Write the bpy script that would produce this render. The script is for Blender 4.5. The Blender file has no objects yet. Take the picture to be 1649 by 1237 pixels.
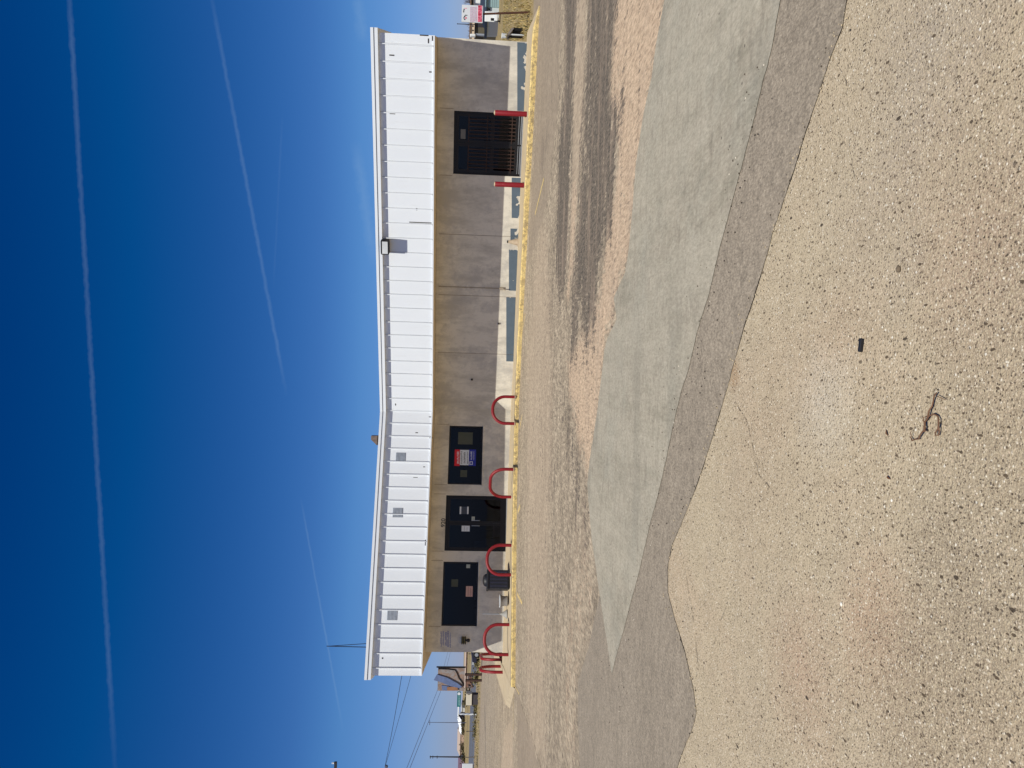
import bpy, math, random
import numpy as np
from mathutils import Vector, Matrix, noise
random.seed(7)
rng = np.random.default_rng(7)
scn = bpy.context.scene
COL = scn.collection

# ------------------------------------------------------------------ camera
# The photograph is stored turned a quarter turn: world "up" points to its left.
FPX = 1190.0                       # focal length in photo pixels (1649 x 1237)
HC = 1.63                          # eye height above the lot
PITCH, ROLL = 0.05556, 0.02794
def _axes(p, r):
    R = np.array([math.cos(r), 0, math.sin(r)]); U = np.array([-math.sin(r), 0, math.cos(r)]); F = np.array([0, 1., 0])
    c, s = math.cos(p), math.sin(p)
    M = np.array([[1, 0, 0], [0, c, s], [0, -s, c]])
    return M @ R, M @ U, M @ F
AR, AU, AF = _axes(PITCH, ROLL)
CAMP = np.array([0, 0, HC])
cam = bpy.data.cameras.new("camera")
cam.sensor_width = 36.0; cam.sensor_fit = 'HORIZONTAL'
cam.lens = FPX / 1649.0 * 36.0
cam.clip_start = 0.05; cam.clip_end = 6000
camo = bpy.data.objects.new("camera", cam); COL.objects.link(camo)
cx, cy, cz = -AU, AR, -AF
camo.matrix_world = Matrix(((cx[0], cy[0], cz[0], 0), (cx[1], cy[1], cz[1], 0), (cx[2], cy[2], cz[2], HC), (0, 0, 0, 1)))
scn.camera = camo

# ------------------------------------------------------------------ light
TRAVEL = Vector((0.21, 0.65, -1.0)).normalized()      # way the sunlight goes
SUN_EL = math.asin(-TRAVEL.z); SUN_ROT = math.atan2(-TRAVEL.x, -TRAVEL.y)
sl = bpy.data.lights.new("sun", 'SUN'); sl.energy = 4.5; sl.angle = math.radians(0.53); sl.color = (1.0, 0.965, 0.865)
so = bpy.data.objects.new("sun", sl); COL.objects.link(so)
so.rotation_euler = TRAVEL.to_track_quat('-Z', 'Y').to_euler(); so.location = (-10, -30, 45)
scn.view_settings.view_transform = 'Standard'; scn.view_settings.look = 'None'
scn.view_settings.exposure = 0.0; scn.view_settings.gamma = 1.0

# pixel helpers: a photo pixel (px, py) to a ray, a ground point, or a point at a given distance
def ray(px, py):
    u = 1237.0 - py; v = px
    return AF + AR * ((u - 618.5) / FPX) - AU * ((v - 824.5) / FPX)
def G(px, py, z=0.0):
    d = ray(px, py); k = (z - HC) / d[2]
    p = CAMP + d * k
    return Vector((p[0], p[1], z))
def P(px, py, Y):
    d = ray(px, py); p = CAMP + d * (Y / d[1])
    return Vector(p)

world = bpy.data.worlds.new("World"); scn.world = world; world.use_nodes = True
def build_world():
    nt = world.node_tree; N = nt.nodes; L = nt.links; N.clear()
    out = N.new('ShaderNodeOutputWorld'); bg = N.new('ShaderNodeBackground'); bg.inputs['Strength'].default_value = 0.1
    sky = N.new('ShaderNodeTexSky'); sky.sky_type = 'NISHITA'; sky.sun_disc = False
    sky.sun_elevation = SUN_EL; sky.sun_rotation = SUN_ROT
    sky.altitude = 1400; sky.air_density = 1.0; sky.dust_density = 0.0; sky.ozone_density = 4.0
    hsv = N.new('ShaderNodeHueSaturation'); hsv.inputs['Saturation'].default_value = 1.25; hsv.inputs['Value'].default_value = 0.9
    L.new(sky.outputs[0], hsv.inputs['Color'])
    tc = N.new('ShaderNodeTexCoord')
    # clear, dry air: deeper towards the zenith, blue-grey at the horizon
    sepn = N.new('ShaderNodeSeparateXYZ'); L.new(tc.outputs['Generated'], sepn.inputs[0])
    rmp = N.new('ShaderNodeValToRGB'); els = rmp.color_ramp.elements
    STOPS = [(0.0, (0.394, 0.462, 0.868)), (0.02, (0.44, 0.491, 0.824)), (0.078, (0.564, 0.622, 0.889)), (0.146, (0.603, 0.723, 0.916)), (0.2, (0.494, 0.63, 0.856)), (0.309, (0.282, 0.58, 0.838)), (0.407, (0.037, 0.561, 0.834)), (0.53, (0.007, 0.425, 0.751)), (0.8, (0.057, 0.469, 0.757))]
    while len(els) < len(STOPS): els.new(0.5)
    for e_, (p_, c_) in zip(els, STOPS): e_.position = p_; e_.color = (*c_, 1)
    L.new(sepn.outputs['Z'], rmp.inputs[0])
    mul = N.new('ShaderNodeMix'); mul.data_type = 'RGBA'; mul.blend_type = 'MULTIPLY'; mul.inputs['Factor'].default_value = 1.0
    L.new(hsv.outputs[0], mul.inputs[6]); L.new(rmp.outputs[0], mul.inputs[7])
    col = mul.outputs[2]
    nz = N.new('ShaderNodeTexNoise'); nz.inputs['Scale'].default_value = 130; nz.inputs['Detail'].default_value = 4
    L.new(tc.outputs['Generated'], nz.inputs['Vector'])
    nzb = N.new('ShaderNodeTexNoise'); nzb.inputs['Scale'].default_value = 9; nzb.inputs['Detail'].default_value = 4
    L.new(tc.outputs['Generated'], nzb.inputs['Vector'])
    def math_(op, a, b=None, clamp=False):
        m = N.new('ShaderNodeMath'); m.operation = op; m.use_clamp = clamp
        for i, x in enumerate((a, b)):
            if x is None: continue
            if isinstance(x, (int, float)): m.inputs[i].default_value = x
            else: L.new(x, m.inputs[i])
        return m.outputs[0]
    def dot(v):
        m = N.new('ShaderNodeVectorMath'); m.operation = 'DOT_PRODUCT'; m.inputs[1].default_value = v
        L.new(tc.outputs['Generated'], m.inputs[0]); return m.outputs['Value']
    # vapour trails: great circles across the sky
    for (a, b, w, amt, f0, f1, tone) in (
        ((100, -200), (189, 1300), 0.0032, 0.11, 0.3, 0.3, 1),
        ((336, -30), (462, 640), 0.0029, 0.12, 0.25, 0.25, 1),
        ((484, 800), (553, 1180), 0.0016, 0.13, 0.3, 0.3, 1),
        ((455, 180), (440, 470), 0.0016, 0.03, 0.3, 0.3, 1),
        ((572, 225), (603, 430), 0.0080, 0.14, 0.4, 0.4, 1),
        ((575, -10), (585, 70), 0.0080, 0.14, 0.4, 0.4, 1),
        ):
        d1 = Vector(ray(*a)).normalized(); d2 = Vector(ray(*b)).normalized()
        n = d1.cross(d2).normalized(); mid = (d1 + d2).normalized(); tan = (d2 - d1).normalized()
        half = abs(d2.dot(tan))
        s = math_('ADD', dot(n), math_('MULTIPLY', math_('SUBTRACT', nz.outputs[0], 0.5), w * 1.1))
        prof = math_('SUBTRACT', 1.0, math_('DIVIDE', math_('ABSOLUTE', s), w), True)
        prof = math_('POWER', prof, 0.8)
        t = math_('DIVIDE', dot(tan), half)
        fade = math_('DIVIDE', math_('SUBTRACT', 1.0, math_('ABSOLUTE', t)), f0, True)
        front = math_('GREATER_THAN', dot(mid), 0.2)
        pat = math_('ADD', 0.35, math_('MULTIPLY', nzb.outputs[0], 1.3))
        fac = math_('MULTIPLY', math_('MULTIPLY', math_('MULTIPLY', prof, fade), math_('MULTIPLY', front, pat)), amt, True)
        mx = N.new('ShaderNodeMix'); mx.data_type = 'RGBA'
        L.new(fac, mx.inputs['Factor']); L.new(col, mx.inputs[6]); mx.inputs[7].default_value = (3.0, 4.6, 6.6, 1)
        col = mx.outputs[2]
    L.new(col, bg.inputs['Color']); L.new(bg.outputs[0], out.inputs[0])
build_world()

# ------------------------------------------------------------------ material helpers
def srgb(r, g, b):
    f = lambda c: (c / 255.0) / 12.92 if c / 255.0 <= 0.04045 else ((c / 255.0 + 0.055) / 1.055) ** 2.4
    return (f(r), f(g), f(b))
class NT:
    def __init__(s, name, rough=0.8, spec=0.3, metal=0.0):
        s.m = bpy.data.materials.new(name); s.m.use_nodes = True
        s.t = s.m.node_tree; s.N = s.t.nodes; s.L = s.t.links
        s.b = s.N['Principled BSDF']; s.b.inputs['Roughness'].default_value = rough
        s.b.inputs['Specular IOR Level'].default_value = spec; s.b.inputs['Metallic'].default_value = metal
        s.tc = s.N.new('ShaderNodeTexCoord'); s.geo = None
    def pos(s):
        if s.geo is None: s.geo = s.N.new('ShaderNodeNewGeometry')
        return s.geo.outputs['Position']
    def mapv(s, scale, src=None):
        m = s.N.new('ShaderNodeMapping'); m.inputs['Scale'].default_value = scale if isinstance(scale, (tuple, list)) else (scale,) * 3
        s.L.new(src or s.pos(), m.inputs['Vector']); return m.outputs[0]
    def noise(s, scale, detail=4, rough=0.55, vec=None, dist=0.0):
        n = s.N.new('ShaderNodeTexNoise'); n.inputs['Scale'].default_value = scale; n.inputs['Detail'].default_value = detail
        n.inputs['Roughness'].default_value = rough; n.inputs['Distortion'].default_value = dist
        s.L.new(vec or s.pos(), n.inputs['Vector']); return n.outputs[0]
    def voro(s, scale, vec=None, feature='F1', out='Distance', rand=1.0):
        n = s.N.new('ShaderNodeTexVoronoi'); n.feature = feature; n.inputs['Scale'].default_value = scale; n.inputs['Randomness'].default_value = rand
        s.L.new(vec or s.pos(), n.inputs['Vector']); return n.outputs[out]
    def ramp(s, fac, stops, interp='LINEAR'):
        r = s.N.new('ShaderNodeValToRGB'); e = r.color_ramp.elements; r.color_ramp.interpolation = interp
        while len(e) < len(stops): e.new(0.5)
        for i, (p, c) in enumerate(stops):
            e[i].position = p; e[i].color = (*c, 1) if isinstance(c, (tuple, list)) else (c, c, c, 1)
        s.L.new(fac, r.inputs[0]); return r.outputs[0]
    def mix(s, fac, a, b, mode='MIX'):
        m = s.N.new('ShaderNodeMix'); m.data_type = 'RGBA'; m.blend_type = mode
        for sock, v in ((m.inputs['Factor'], fac), (m.inputs[6], a), (m.inputs[7], b)):
            if isinstance(v, (int, float)): sock.default_value = v
            elif isinstance(v, (tuple, list)): sock.default_value = (*v, 1)
            else: s.L.new(v, sock)
        return m.outputs[2]
    def math(s, op, a, b=None, clamp=False):
        m = s.N.new('ShaderNodeMath'); m.operation = op; m.use_clamp = clamp
        for i, v in enumerate((a, b)):
            if v is None: continue
            if isinstance(v, (int, float)): m.inputs[i].default_value = v
            else: s.L.new(v, m.inputs[i])
        return m.outputs[0]
    def attr(s, name):
        a = s.N.new('ShaderNodeAttribute'); a.attribute_name = name; return a.outputs['Fac']
    def color(s, c):
        if isinstance(c, (tuple, list)): s.b.inputs['Base Color'].default_value = (*c, 1)
        else: s.L.new(c, s.b.inputs['Base Color'])
        return s
    def bump(s, h, strength=0.3, dist=0.01):
        b = s.N.new('ShaderNodeBump'); b.inputs['Strength'].default_value = strength; b.inputs['Distance'].default_value = dist
        s.L.new(h, b.inputs['Height']); s.L.new(b.outputs[0], s.b.inputs['Normal']); return s
def simple(name, rgb, rough=0.7, spec=0.3, metal=0.0, var=0.12, scale=3.0, bump=0.0):
    n = NT(name, rough, spec, metal)
    f = n.noise(scale, 5, 0.6)
    lo = tuple(c * (1 - var) for c in rgb); hi = tuple(min(1, c * (1 + var)) for c in rgb)
    n.color(n.ramp(f, [(0.3, lo), (0.7, hi)]))
    if bump: n.bump(n.noise(scale * 12, 3), bump, 0.01)
    return n.m

# ------------------------------------------------------------------ mesh helpers
class MB:
    def __init__(s): s.v = []; s.f = []; s.mi = []
    def add(s, vs, fs, mi=0):
        o = len(s.v); s.v += [tuple(x) for x in vs]; s.f += [tuple(o + i for i in f) for f in fs]; s.mi += [mi] * len(fs)
    def quad(s, a, b, c, d, mi=0): s.add([a, b, c, d], [(0, 1, 2, 3)], mi)
    def hexa(s, p, mi=0):      # p: 4 bottom, 4 top corners
        s.add(p, [(0, 3, 2, 1), (4, 5, 6, 7), (0, 1, 5, 4), (1, 2, 6, 5), (2, 3, 7, 6), (3, 0, 4, 7)], mi)
    def box(s, c, size, rz=0.0, mi=0, M=None):
        x, y, z = (k / 2 for k in size); ca, sa = math.cos(rz), math.sin(rz)
        p = [Vector((a, b, d)) for d in (-z, z) for a, b in ((-x, -y), (x, -y), (x, y), (-x, y))]
        p = [Vector((q.x * ca - q.y * sa, q.x * sa + q.y * ca, q.z)) for q in p] if M is None else [M @ q for q in p]
        s.hexa([Vector(c) + q for q in p], mi)
    def tube(s, pts, r, n=8, cap=True, mi=0, closed=False):
        pts = [Vector(p) for p in pts]; k = len(pts)
        rr = r if isinstance(r, (list, tuple)) else [r] * k
        t0 = (pts[1] - pts[0]).normalized()
        a = Vector((0, 0, 1)) if abs(t0.z) < 0.9 else Vector((1, 0, 0))
        nrm = t0.cross(a).normalized(); rings = []
        for i, p in enumerate(pts):
            t = (pts[min(i + 1, k - 1)] - pts[max(i - 1, 0)]).normalized()
            nrm = (nrm - t * nrm.dot(t)).normalized(); bn = t.cross(nrm)
            rings.append([p + nrm * (rr[i] * math.cos(2 * math.pi * j / n)) + bn * (rr[i] * math.sin(2 * math.pi * j / n)) for j in range(n)])
        vs = [q for ring in rings for q in ring]; fs = []
        for i in range(k - 1):
            for j in range(n):
                fs.append((i * n + j, i * n + (j + 1) % n, (i + 1) * n + (j + 1) % n, (i + 1) * n + j))
        if cap: fs += [tuple(range(n))[::-1], tuple((k - 1) * n + j for j in range(n))]
        s.add(vs, fs, mi)
    def lathe(s, c, prof, n=20, mi=0):
        c = Vector(c); vs = []; fs = []
        for r, z in prof:
            vs += [c + Vector((r * math.cos(2 * math.pi * j / n), r * math.sin(2 * math.pi * j / n), z)) for j in range(n)]
        k = len(prof)
        for i in range(k - 1):
            for j in range(n): fs.append((i * n + j, i * n + (j + 1) % n, (i + 1) * n + (j + 1) % n, (i + 1) * n + j))
        fs += [tuple(range(n))[::-1], tuple((k - 1) * n + j for j in range(n))]
        s.add(vs, fs, mi)
    def build(s, name, mats, parent=None, smooth=False, bevel=0.0):
        me = bpy.data.meshes.new(name); me.from_pydata(s.v, [], s.f); me.validate()
        for m in (mats if isinstance(mats, (list, tuple)) else [mats]): me.materials.append(m)
        if len(me.polygons) == len(s.mi): me.polygons.foreach_set('material_index', s.mi)
        o = bpy.data.objects.new(name, me); COL.objects.link(o)
        if parent is not None:
            o.parent = parent; o.matrix_parent_inverse = Matrix.Translation(-world_loc(parent))
        if smooth:
            me.polygons.foreach_set('use_smooth', [True] * len(me.polygons))
            md = o.modifiers.new('edges', 'EDGE_SPLIT'); md.split_angle = math.radians(40)
        if bevel:
            b = o.modifiers.new('bevel', 'BEVEL'); b.width = bevel; b.segments = 2; b.limit_method = 'ANGLE'
        return o
def world_loc(o):
    v = Vector((0, 0, 0)); 
    if o.type == 'EMPTY' and o.parent is None: return o.location.copy()
    while o.parent is not None: o = o.parent
    return o.location.copy() if o.type == 'EMPTY' else Vector((0, 0, 0))
def child_fix(o, parent):
    """sub-part: same world placement as built (mesh parents sit at the root's frame)"""
    return o
def thing(name, label, cat, loc=(0, 0, 0), group=None):
    o = bpy.data.objects.new(name, None); COL.objects.link(o); o.location = loc; o.empty_display_size = 0.3
    tag(o, label, cat, group); return o
def tag(o, label=None, cat=None, group=None, kind=None):
    if label: o['label'] = label
    if cat: o['category'] = cat
    if group: o['group'] = group
    if kind: o['kind'] = kind
    return o
def part(mb, name, mats, root, smooth=False, bevel=0.0, label=None):
    """mesh built in world coordinates, child of root (root may be an Empty or a part of one)"""
    o = mb.build(name, mats, None, smooth, bevel)
    o.parent = root
    bpy.context.view_layer.update()
    o.matrix_parent_inverse = root.matrix_world.inverted()
    if label: o['label'] = label
    return o
def text_mesh(txt, size, M):
    cu = bpy.data.curves.new('lettering', 'FONT'); cu.body = txt; cu.size = size; cu.extrude = 0.004; cu.align_x = 'CENTER'; cu.align_y = 'CENTER'
    to = bpy.data.objects.new('lettering', cu); COL.objects.link(to)
    bpy.context.view_layer.update()
    me = bpy.data.meshes.new_from_object(to.evaluated_get(bpy.context.evaluated_depsgraph_get()))
    bpy.data.objects.remove(to); bpy.data.curves.remove(cu)
    vs = [M @ v.co for v in me.vertices]; fs = [tuple(p.vertices) for p in me.polygons]
    bpy.data.meshes.remove(me)
    return vs, fs

# ------------------------------------------------------------------ materials
def asphalt_base(n, light, dark, grain=55.0, k=1.0):
    big = n.noise(0.35, 6, 0.6, n.mapv((0.35, 1.0, 1.0)))
    mid = n.noise(1.6, 9, 0.78, n.mapv((0.55, 1.0, 1.0)))
    fine = n.noise(9.0, 7, 0.85)
    c = n.mix(n.ramp(big, [(0.3, 0.0), (0.7, 1.0)]), dark, light)
    c = n.mix(n.ramp(mid, [(0.40, 0.55 * k), (0.52, 0.0)]), c, tuple(0.62 * q for q in dark))
    c = n.mix(n.ramp(mid, [(0.52, 0.0), (0.66, 0.5 * k)]), c, tuple(min(1, 1.22 * q) for q in light))
    c = n.mix(0.8, c, n.ramp(fine, [(0.36, 0.36), (0.5, 0.5), (0.64, 0.63)]), 'OVERLAY')
    if k > 0.5:
        far = n.noise(1.0, 5, 0.75, n.mapv((9.0, 3.0, 1.0)))
        c = n.mix(0.6, c, n.ramp(far, [(0.40, 0.28), (0.5, 0.5), (0.60, 0.70)]), 'OVERLAY')
    dots = n.noise(1.0, 4, 0.8, n.mapv((24.0, 6.0, 1.0) if k > 0.5 else (60.0, 26.0, 1.0)))
    c = n.mix(0.65 if k > 0.5 else 0.5, c, n.ramp(dots, [(0.38, 0.22), (0.5, 0.5), (0.62, 0.74)]), 'OVERLAY')
    g = n.noise(grain, 4, 0.75)
    c = n.mix(0.8, c, n.ramp(g, [(0.25, 0.32), (0.5, 0.5), (0.75, 0.68)]), 'OVERLAY')
    return c, g
def make_ground_mat():
    n = NT('worn_asphalt', 0.93, 0.2)
    c, g = asphalt_base(n, srgb(172, 156, 133), srgb(156, 141, 120))
    nb = n.noise(1.1, 9, 0.75, n.mapv((0.35, 2.6, 1.0)))
    nf = n.noise(1.0, 5, 0.8, n.mapv((14.0, 3.2, 1.0)))
    nf2 = n.noise(1.0, 4, 0.8, n.mapv((26.0, 7.0, 1.0)))
    def edge(a, k=0.75, lo=0.42, hi=0.58, kf=0.8):
        x = n.math('ADD', n.attr(a), n.math('MULTIPLY', n.math('SUBTRACT', nb, 0.5), k))
        x = n.math('ADD', x, n.math('MULTIPLY', n.math('SUBTRACT', nf, 0.5), kf))
        return n.ramp(x, [(lo, 0.0), (hi, 1.0)])
    pink = n.mix(n.ramp(nf2, [(0.34, 0), (0.6, 1)]), srgb(150, 126, 104), srgb(222, 194, 162))
    pink = n.mix(n.ramp(n.noise(1.3, 8, 0.75, n.mapv((0.3, 1.4, 1))), [(0.48, 0.0), (0.62, 0.5)]), pink, srgb(178, 156, 134))
    c = n.mix(n.math('MULTIPLY', edge('pink', 2.6, 0.40, 0.64, 2.8), 0.8), c, pink)
    c = n.mix(n.math('MULTIPLY', edge('pale', 2.2, 0.35, 0.65, 1.8), 0.6), c, n.mix(n.ramp(nf, [(0.35, 0), (0.65, 1)]), srgb(204, 182, 154), srgb(158, 140, 120)))
    dk = n.mix(n.ramp(nf2, [(0.38, 0), (0.62, 1)]), srgb(62, 58, 53), srgb(126, 114, 100))
    dk = n.mix(n.ramp(n.noise(1.5, 9, 0.8, n.mapv((0.22, 1.6, 1))), [(0.50, 0.0), (0.62, 0.75)]), dk, srgb(160, 140, 120))
    c = n.mix(n.math('MULTIPLY', edge('stain', 3.4, 0.32, 0.66, 3.6), 0.92), c, dk)
    c = n.mix(n.math('MULTIPLY', edge('patch', 0.3, 0.45, 0.55, 0.3), 0.6), c, n.mix(nf, srgb(158, 142, 122), srgb(132, 118, 102)))
    # far ground: dry grass, road, dirt
    gr = n.mix(n.noise(0.9, 6, 0.7), srgb(152, 133, 92), srgb(196, 176, 130))
    gr = n.mix(n.ramp(n.noise(0.23, 5, 0.7), [(0.45, 0), (0.65, 0.7)]), gr, srgb(128, 118, 74))
    gr = n.mix(n.ramp(n.noise(7, 6, 0.8), [(0.42, 0.75), (0.6, 0.0)]), gr, srgb(112, 92, 62))
    c = n.mix(n.attr('grass'), c, gr)
    c = n.mix(n.attr('road'), c, n.mix(n.noise(0.5, 4), srgb(104, 108, 116), srgb(88, 90, 98)))
    c = n.mix(n.attr('dirt'), c, n.mix(n.noise(0.6, 6, 0.7), srgb(120, 106, 92), srgb(158, 142, 122)))
    n.color(c); n.bump(g, 0.55, 0.012)
    return n.m
def make_aggregate():
    n = NT('coarse_aggregate', 0.9, 0.25)
    big = n.noise(0.9, 5, 0.6); sm = n.noise(5, 5, 0.65)
    base = n.mix(n.ramp(big, [(0.3, 0), (0.7, 1)]), srgb(199, 182, 151), srgb(183, 165, 139))
    base = n.mix(n.ramp(n.noise(0.55, 4, 0.6, n.mapv((1.3, 0.8, 1))), [(0.48, 0), (0.68, 0.55)]), base, srgb(196, 166, 138))
    base = n.mix(n.ramp(sm, [(0.35, 0.4), (0.65, 0)]), base, srgb(152, 136, 112))
    base = n.mix(n.ramp(n.noise(0.75, 4, 0.6, n.mapv((0.9, 1.4, 1))), [(0.56, 0), (0.74, 0.55)]), base, srgb(158, 148, 136))
    gn = n.noise(1.8, 6, 0.7)
    def spot(px, py, rad, colr, amt):
        q = G(px, py); dn = n.N.new('ShaderNodeVectorMath'); dn.operation = 'DISTANCE'; dn.inputs[1].default_value = q; n.L.new(n.pos(), dn.inputs[0])
        x = n.math('DIVIDE', dn.outputs['Value'], rad); x = n.math('ADD', x, n.math('MULTIPLY', n.math('SUBTRACT', gn, 0.5), 1.6))
        return n.mix(n.math('MULTIPLY', n.ramp(x, [(0.1, 1.0), (1.0, 0.0)]), amt), base, colr)
    for sp in ((1322, 650, 0.34, srgb(214, 206, 190), 0.42), (1290, 1080, 0.5, srgb(170, 134, 112), 0.55), (1410, 1010, 0.4, srgb(178, 142, 116), 0.5), (1560, 930, 0.45, srgb(146, 132, 114), 0.6),
               (1585, 420, 0.4, srgb(176, 144, 122), 0.5), (1500, 60, 0.55, srgb(156, 144, 130), 0.6), (1420, 300, 0.6, srgb(164, 150, 132), 0.5), (1230, 780, 0.8, srgb(172, 152, 126), 0.4), (1480, 1180, 0.5, srgb(150, 132, 110), 0.6), (1620, 720, 0.7, srgb(156, 140, 116), 0.65), (1625, 300, 0.7, srgb(156, 138, 116), 0.6), (1570, 1130, 0.6, srgb(148, 132, 110), 0.65)):
        base = spot(*sp)
    base = spot(1184, 600, 0.13, srgb(150, 110, 70), 0.8)
    # three sizes of stones in the binder
    wv = n.N.new('ShaderNodeVectorMath'); wv.operation = 'ADD'; n.L.new(n.pos(), wv.inputs[0])
    wn = n.N.new('ShaderNodeTexNoise'); wn.inputs['Scale'].default_value = 30; n.L.new(n.pos(), wn.inputs['Vector']); ws = n.N.new('ShaderNodeVectorMath'); ws.operation = 'SCALE'; ws.inputs['Scale'].default_value = 0.012; n.L.new(wn.outputs['Color'], ws.inputs[0]); n.L.new(ws.outputs[0], wv.inputs[1]); wv = wv.outputs[0]
    v1 = n.voro(95, wv, out='Color'); d1 = n.voro(95, wv)
    v2 = n.voro(190, wv, out='Color'); d2 = n.voro(190, wv)
    v3 = n.voro(42, wv, out='Color'); d3 = n.voro(42, wv)
    def sep(c, k):
        s = n.N.new('ShaderNodeSeparateColor'); n.L.new(c, s.inputs[0]); return s.outputs[k]
    stone = n.ramp(sep(v1, 0), [(0.0, srgb(92, 78, 62)), (0.15, srgb(126, 110, 88)), (0.26, srgb(178, 160, 130)), (0.62, srgb(196, 180, 150)), (0.86, srgb(206, 184, 156)), (0.97, srgb(236, 226, 204))])
    c = n.mix(n.math('MULTIPLY', n.ramp(d1, [(0.3, 0.9), (0.55, 0.0)]), 0.95), base, stone)
    fine = n.ramp(sep(v2, 1), [(0.0, srgb(76, 64, 50)), (0.16, srgb(128, 112, 90)), (0.4, srgb(182, 166, 138)), (0.9, srgb(214, 200, 172))])
    c = n.mix(n.ramp(d2, [(0.22, 0.85), (0.5, 0.0)]), c, fine)
    # sparse dark and pale pebbles
    dkm = n.math('MULTIPLY', n.math('LESS_THAN', sep(v3, 0), 0.2), n.math('LESS_THAN', d3, 0.22))
    c = n.mix(n.math('MULTIPLY', dkm, 0.8), c, srgb(86, 76, 66))
    wm = n.math('MULTIPLY', n.math('GREATER_THAN', sep(v3, 1), 0.93), n.math('LESS_THAN', d3, 0.2))
    c = n.mix(n.math('MULTIPLY', wm, 0.85), c, srgb(238, 230, 212))
    pit = n.voro(62, out='Color'); pd = n.voro(62)
    pm = n.math('MULTIPLY', n.math('LESS_THAN', sep(pit, 2), 0.3), n.math('LESS_THAN', pd, 0.22))
    c = n.mix(n.math('MULTIPLY', pm, 0.85), c, srgb(74, 62, 50))
    wa = n.mapv((1.0, 0.5, 1.0), wv)
    for (sc_, ch, thr, rad, colr, amt) in ((34, 0, 0.34, 0.19, srgb(86, 72, 56), 0.9), (23, 1, 0.20, 0.17, srgb(76, 64, 50), 0.9), (33, 2, 0.14, 0.16, srgb(236, 224, 198), 0.7), (15, 0, 0.10, 0.12, srgb(96, 82, 66), 0.8), (12, 2, 0.06, 0.12, srgb(62, 52, 42), 0.9)):
        vc = n.voro(sc_, wa, out='Color'); vd = n.voro(sc_, wa)
        mk = n.math('MULTIPLY', n.math('LESS_THAN', sep(vc, ch), thr), n.math('LESS_THAN', vd, n.math('ADD', rad * 0.55, n.math('MULTIPLY', sep(vc, (ch + 1) % 3), rad * 0.6))))
        c = n.mix(n.math('MULTIPLY', mk, amt), c, colr)
    n.color(c)
    h = n.math('ADD', n.math('MULTIPLY', n.math('SUBTRACT', 1.0, d1), 0.6), n.math('MULTIPLY', n.math('SUBTRACT', 1.0, d2), 0.35))
    h = n.math('ADD', h, n.math('MULTIPLY', n.noise(14, 4), 0.6))
    n.bump(h, 0.7, 0.008)
    return n.m
def make_patch_asphalt():
    n = NT('patch_asphalt', 0.92, 0.25)
    c, g = asphalt_base(n, srgb(157, 144, 126), srgb(144, 132, 115), 75, 0.3)
    v = n.voro(48, out='Color'); d = n.voro(48)
    s = n.N.new('ShaderNodeSeparateColor'); n.L.new(v, s.inputs[0])
    pm = n.math('MULTIPLY', n.math('GREATER_THAN', s.outputs[0], 0.93), n.math('LESS_THAN', d, 0.22))
    c = n.mix(n.math('MULTIPLY', pm, 0.6), c, srgb(200, 188, 168))
    pk = n.math('MULTIPLY', n.math('LESS_THAN', s.outputs[1], 0.08), n.math('LESS_THAN', d, 0.24))
    c = n.mix(n.math('MULTIPLY', pk, 0.6), c, srgb(80, 70, 62))
    n.color(c); n.bump(g, 0.6, 0.01); return n.m
def make_concrete():
    n = NT('smooth_concrete', 0.85, 0.25)
    a = n.noise(0.5, 6, 0.6, n.mapv((1.2, 0.35, 1))); b = n.noise(3.2, 6, 0.7, n.mapv((2.2, 0.5, 1)))
    c = n.mix(n.ramp(a, [(0.3, 0), (0.7, 1)]), srgb(173, 163, 143), srgb(157, 147, 130))
    c = n.mix(n.ramp(b, [(0.42, 0.0), (0.68, 0.75)]), c, srgb(135, 129, 111))
    c = n.mix(n.ramp(n.noise(0.8, 6, 0.7), [(0.5, 0.0), (0.68, 0.5)]), c, srgb(154, 151, 136))
    c = n.mix(n.ramp(n.noise(9, 7, 0.8), [(0.48, 0.0), (0.72, 0.6)]), c, srgb(186, 178, 158))
    c = n.mix(n.ramp(n.noise(5, 7, 0.8, n.mapv((0.5, 1.6, 1))), [(0.36, 0.55), (0.5, 0.0)]), c, srgb(122, 114, 100))
    c = n.mix(n.ramp(n.noise(0.7, 5, 0.65, n.mapv((1.6, 0.22, 1))), [(0.42, 0.0), (0.6, 0.6)]), c, srgb(176, 167, 148))
    c = n.mix(n.ramp(n.noise(0.55, 5, 0.6, n.mapv((0.5, 1.2, 1))), [(0.52, 0.0), (0.66, 0.7)]), c, srgb(138, 132, 117))
    cg = n.noise(1.0, 4, 0.8, n.mapv((40.0, 14.0, 1.0)))
    c = n.mix(0.6, c, n.ramp(cg, [(0.38, 0.36), (0.5, 0.5), (0.62, 0.62)]), 'OVERLAY')
    v = n.voro(9, out='Color'); d = n.voro(9)
    s = n.N.new('ShaderNodeSeparateColor'); n.L.new(v, s.inputs[0])
    pm = n.math('MULTIPLY', n.math('LESS_THAN', s.outputs[0], 0.12), n.math('LESS_THAN', d, 0.09))
    c = n.mix(n.math('MULTIPLY', pm, 0.8), c, srgb(78, 72, 64))
    g = n.noise(140, 3, 0.7)
    c = n.mix(0.35, c, n.ramp(g, [(0.3, 0.4), (0.7, 0.6)]), 'OVERLAY')
    n.color(c); n.bump(g, 0.25, 0.004); return n.m
def make_sidewalk():
    n = NT('tan_sidewalk', 0.9, 0.2)
    c = n.mix(n.noise(1.3, 6, 0.65), srgb(176, 158, 128), srgb(196, 180, 152))
    c = n.mix(n.ramp(n.noise(5, 5, 0.7), [(0.5, 0), (0.75, 0.5)]), c, srgb(140, 126, 104))
    n.color(c); n.bump(n.noise(60, 3), 0.3, 0.005); return n.m
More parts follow.
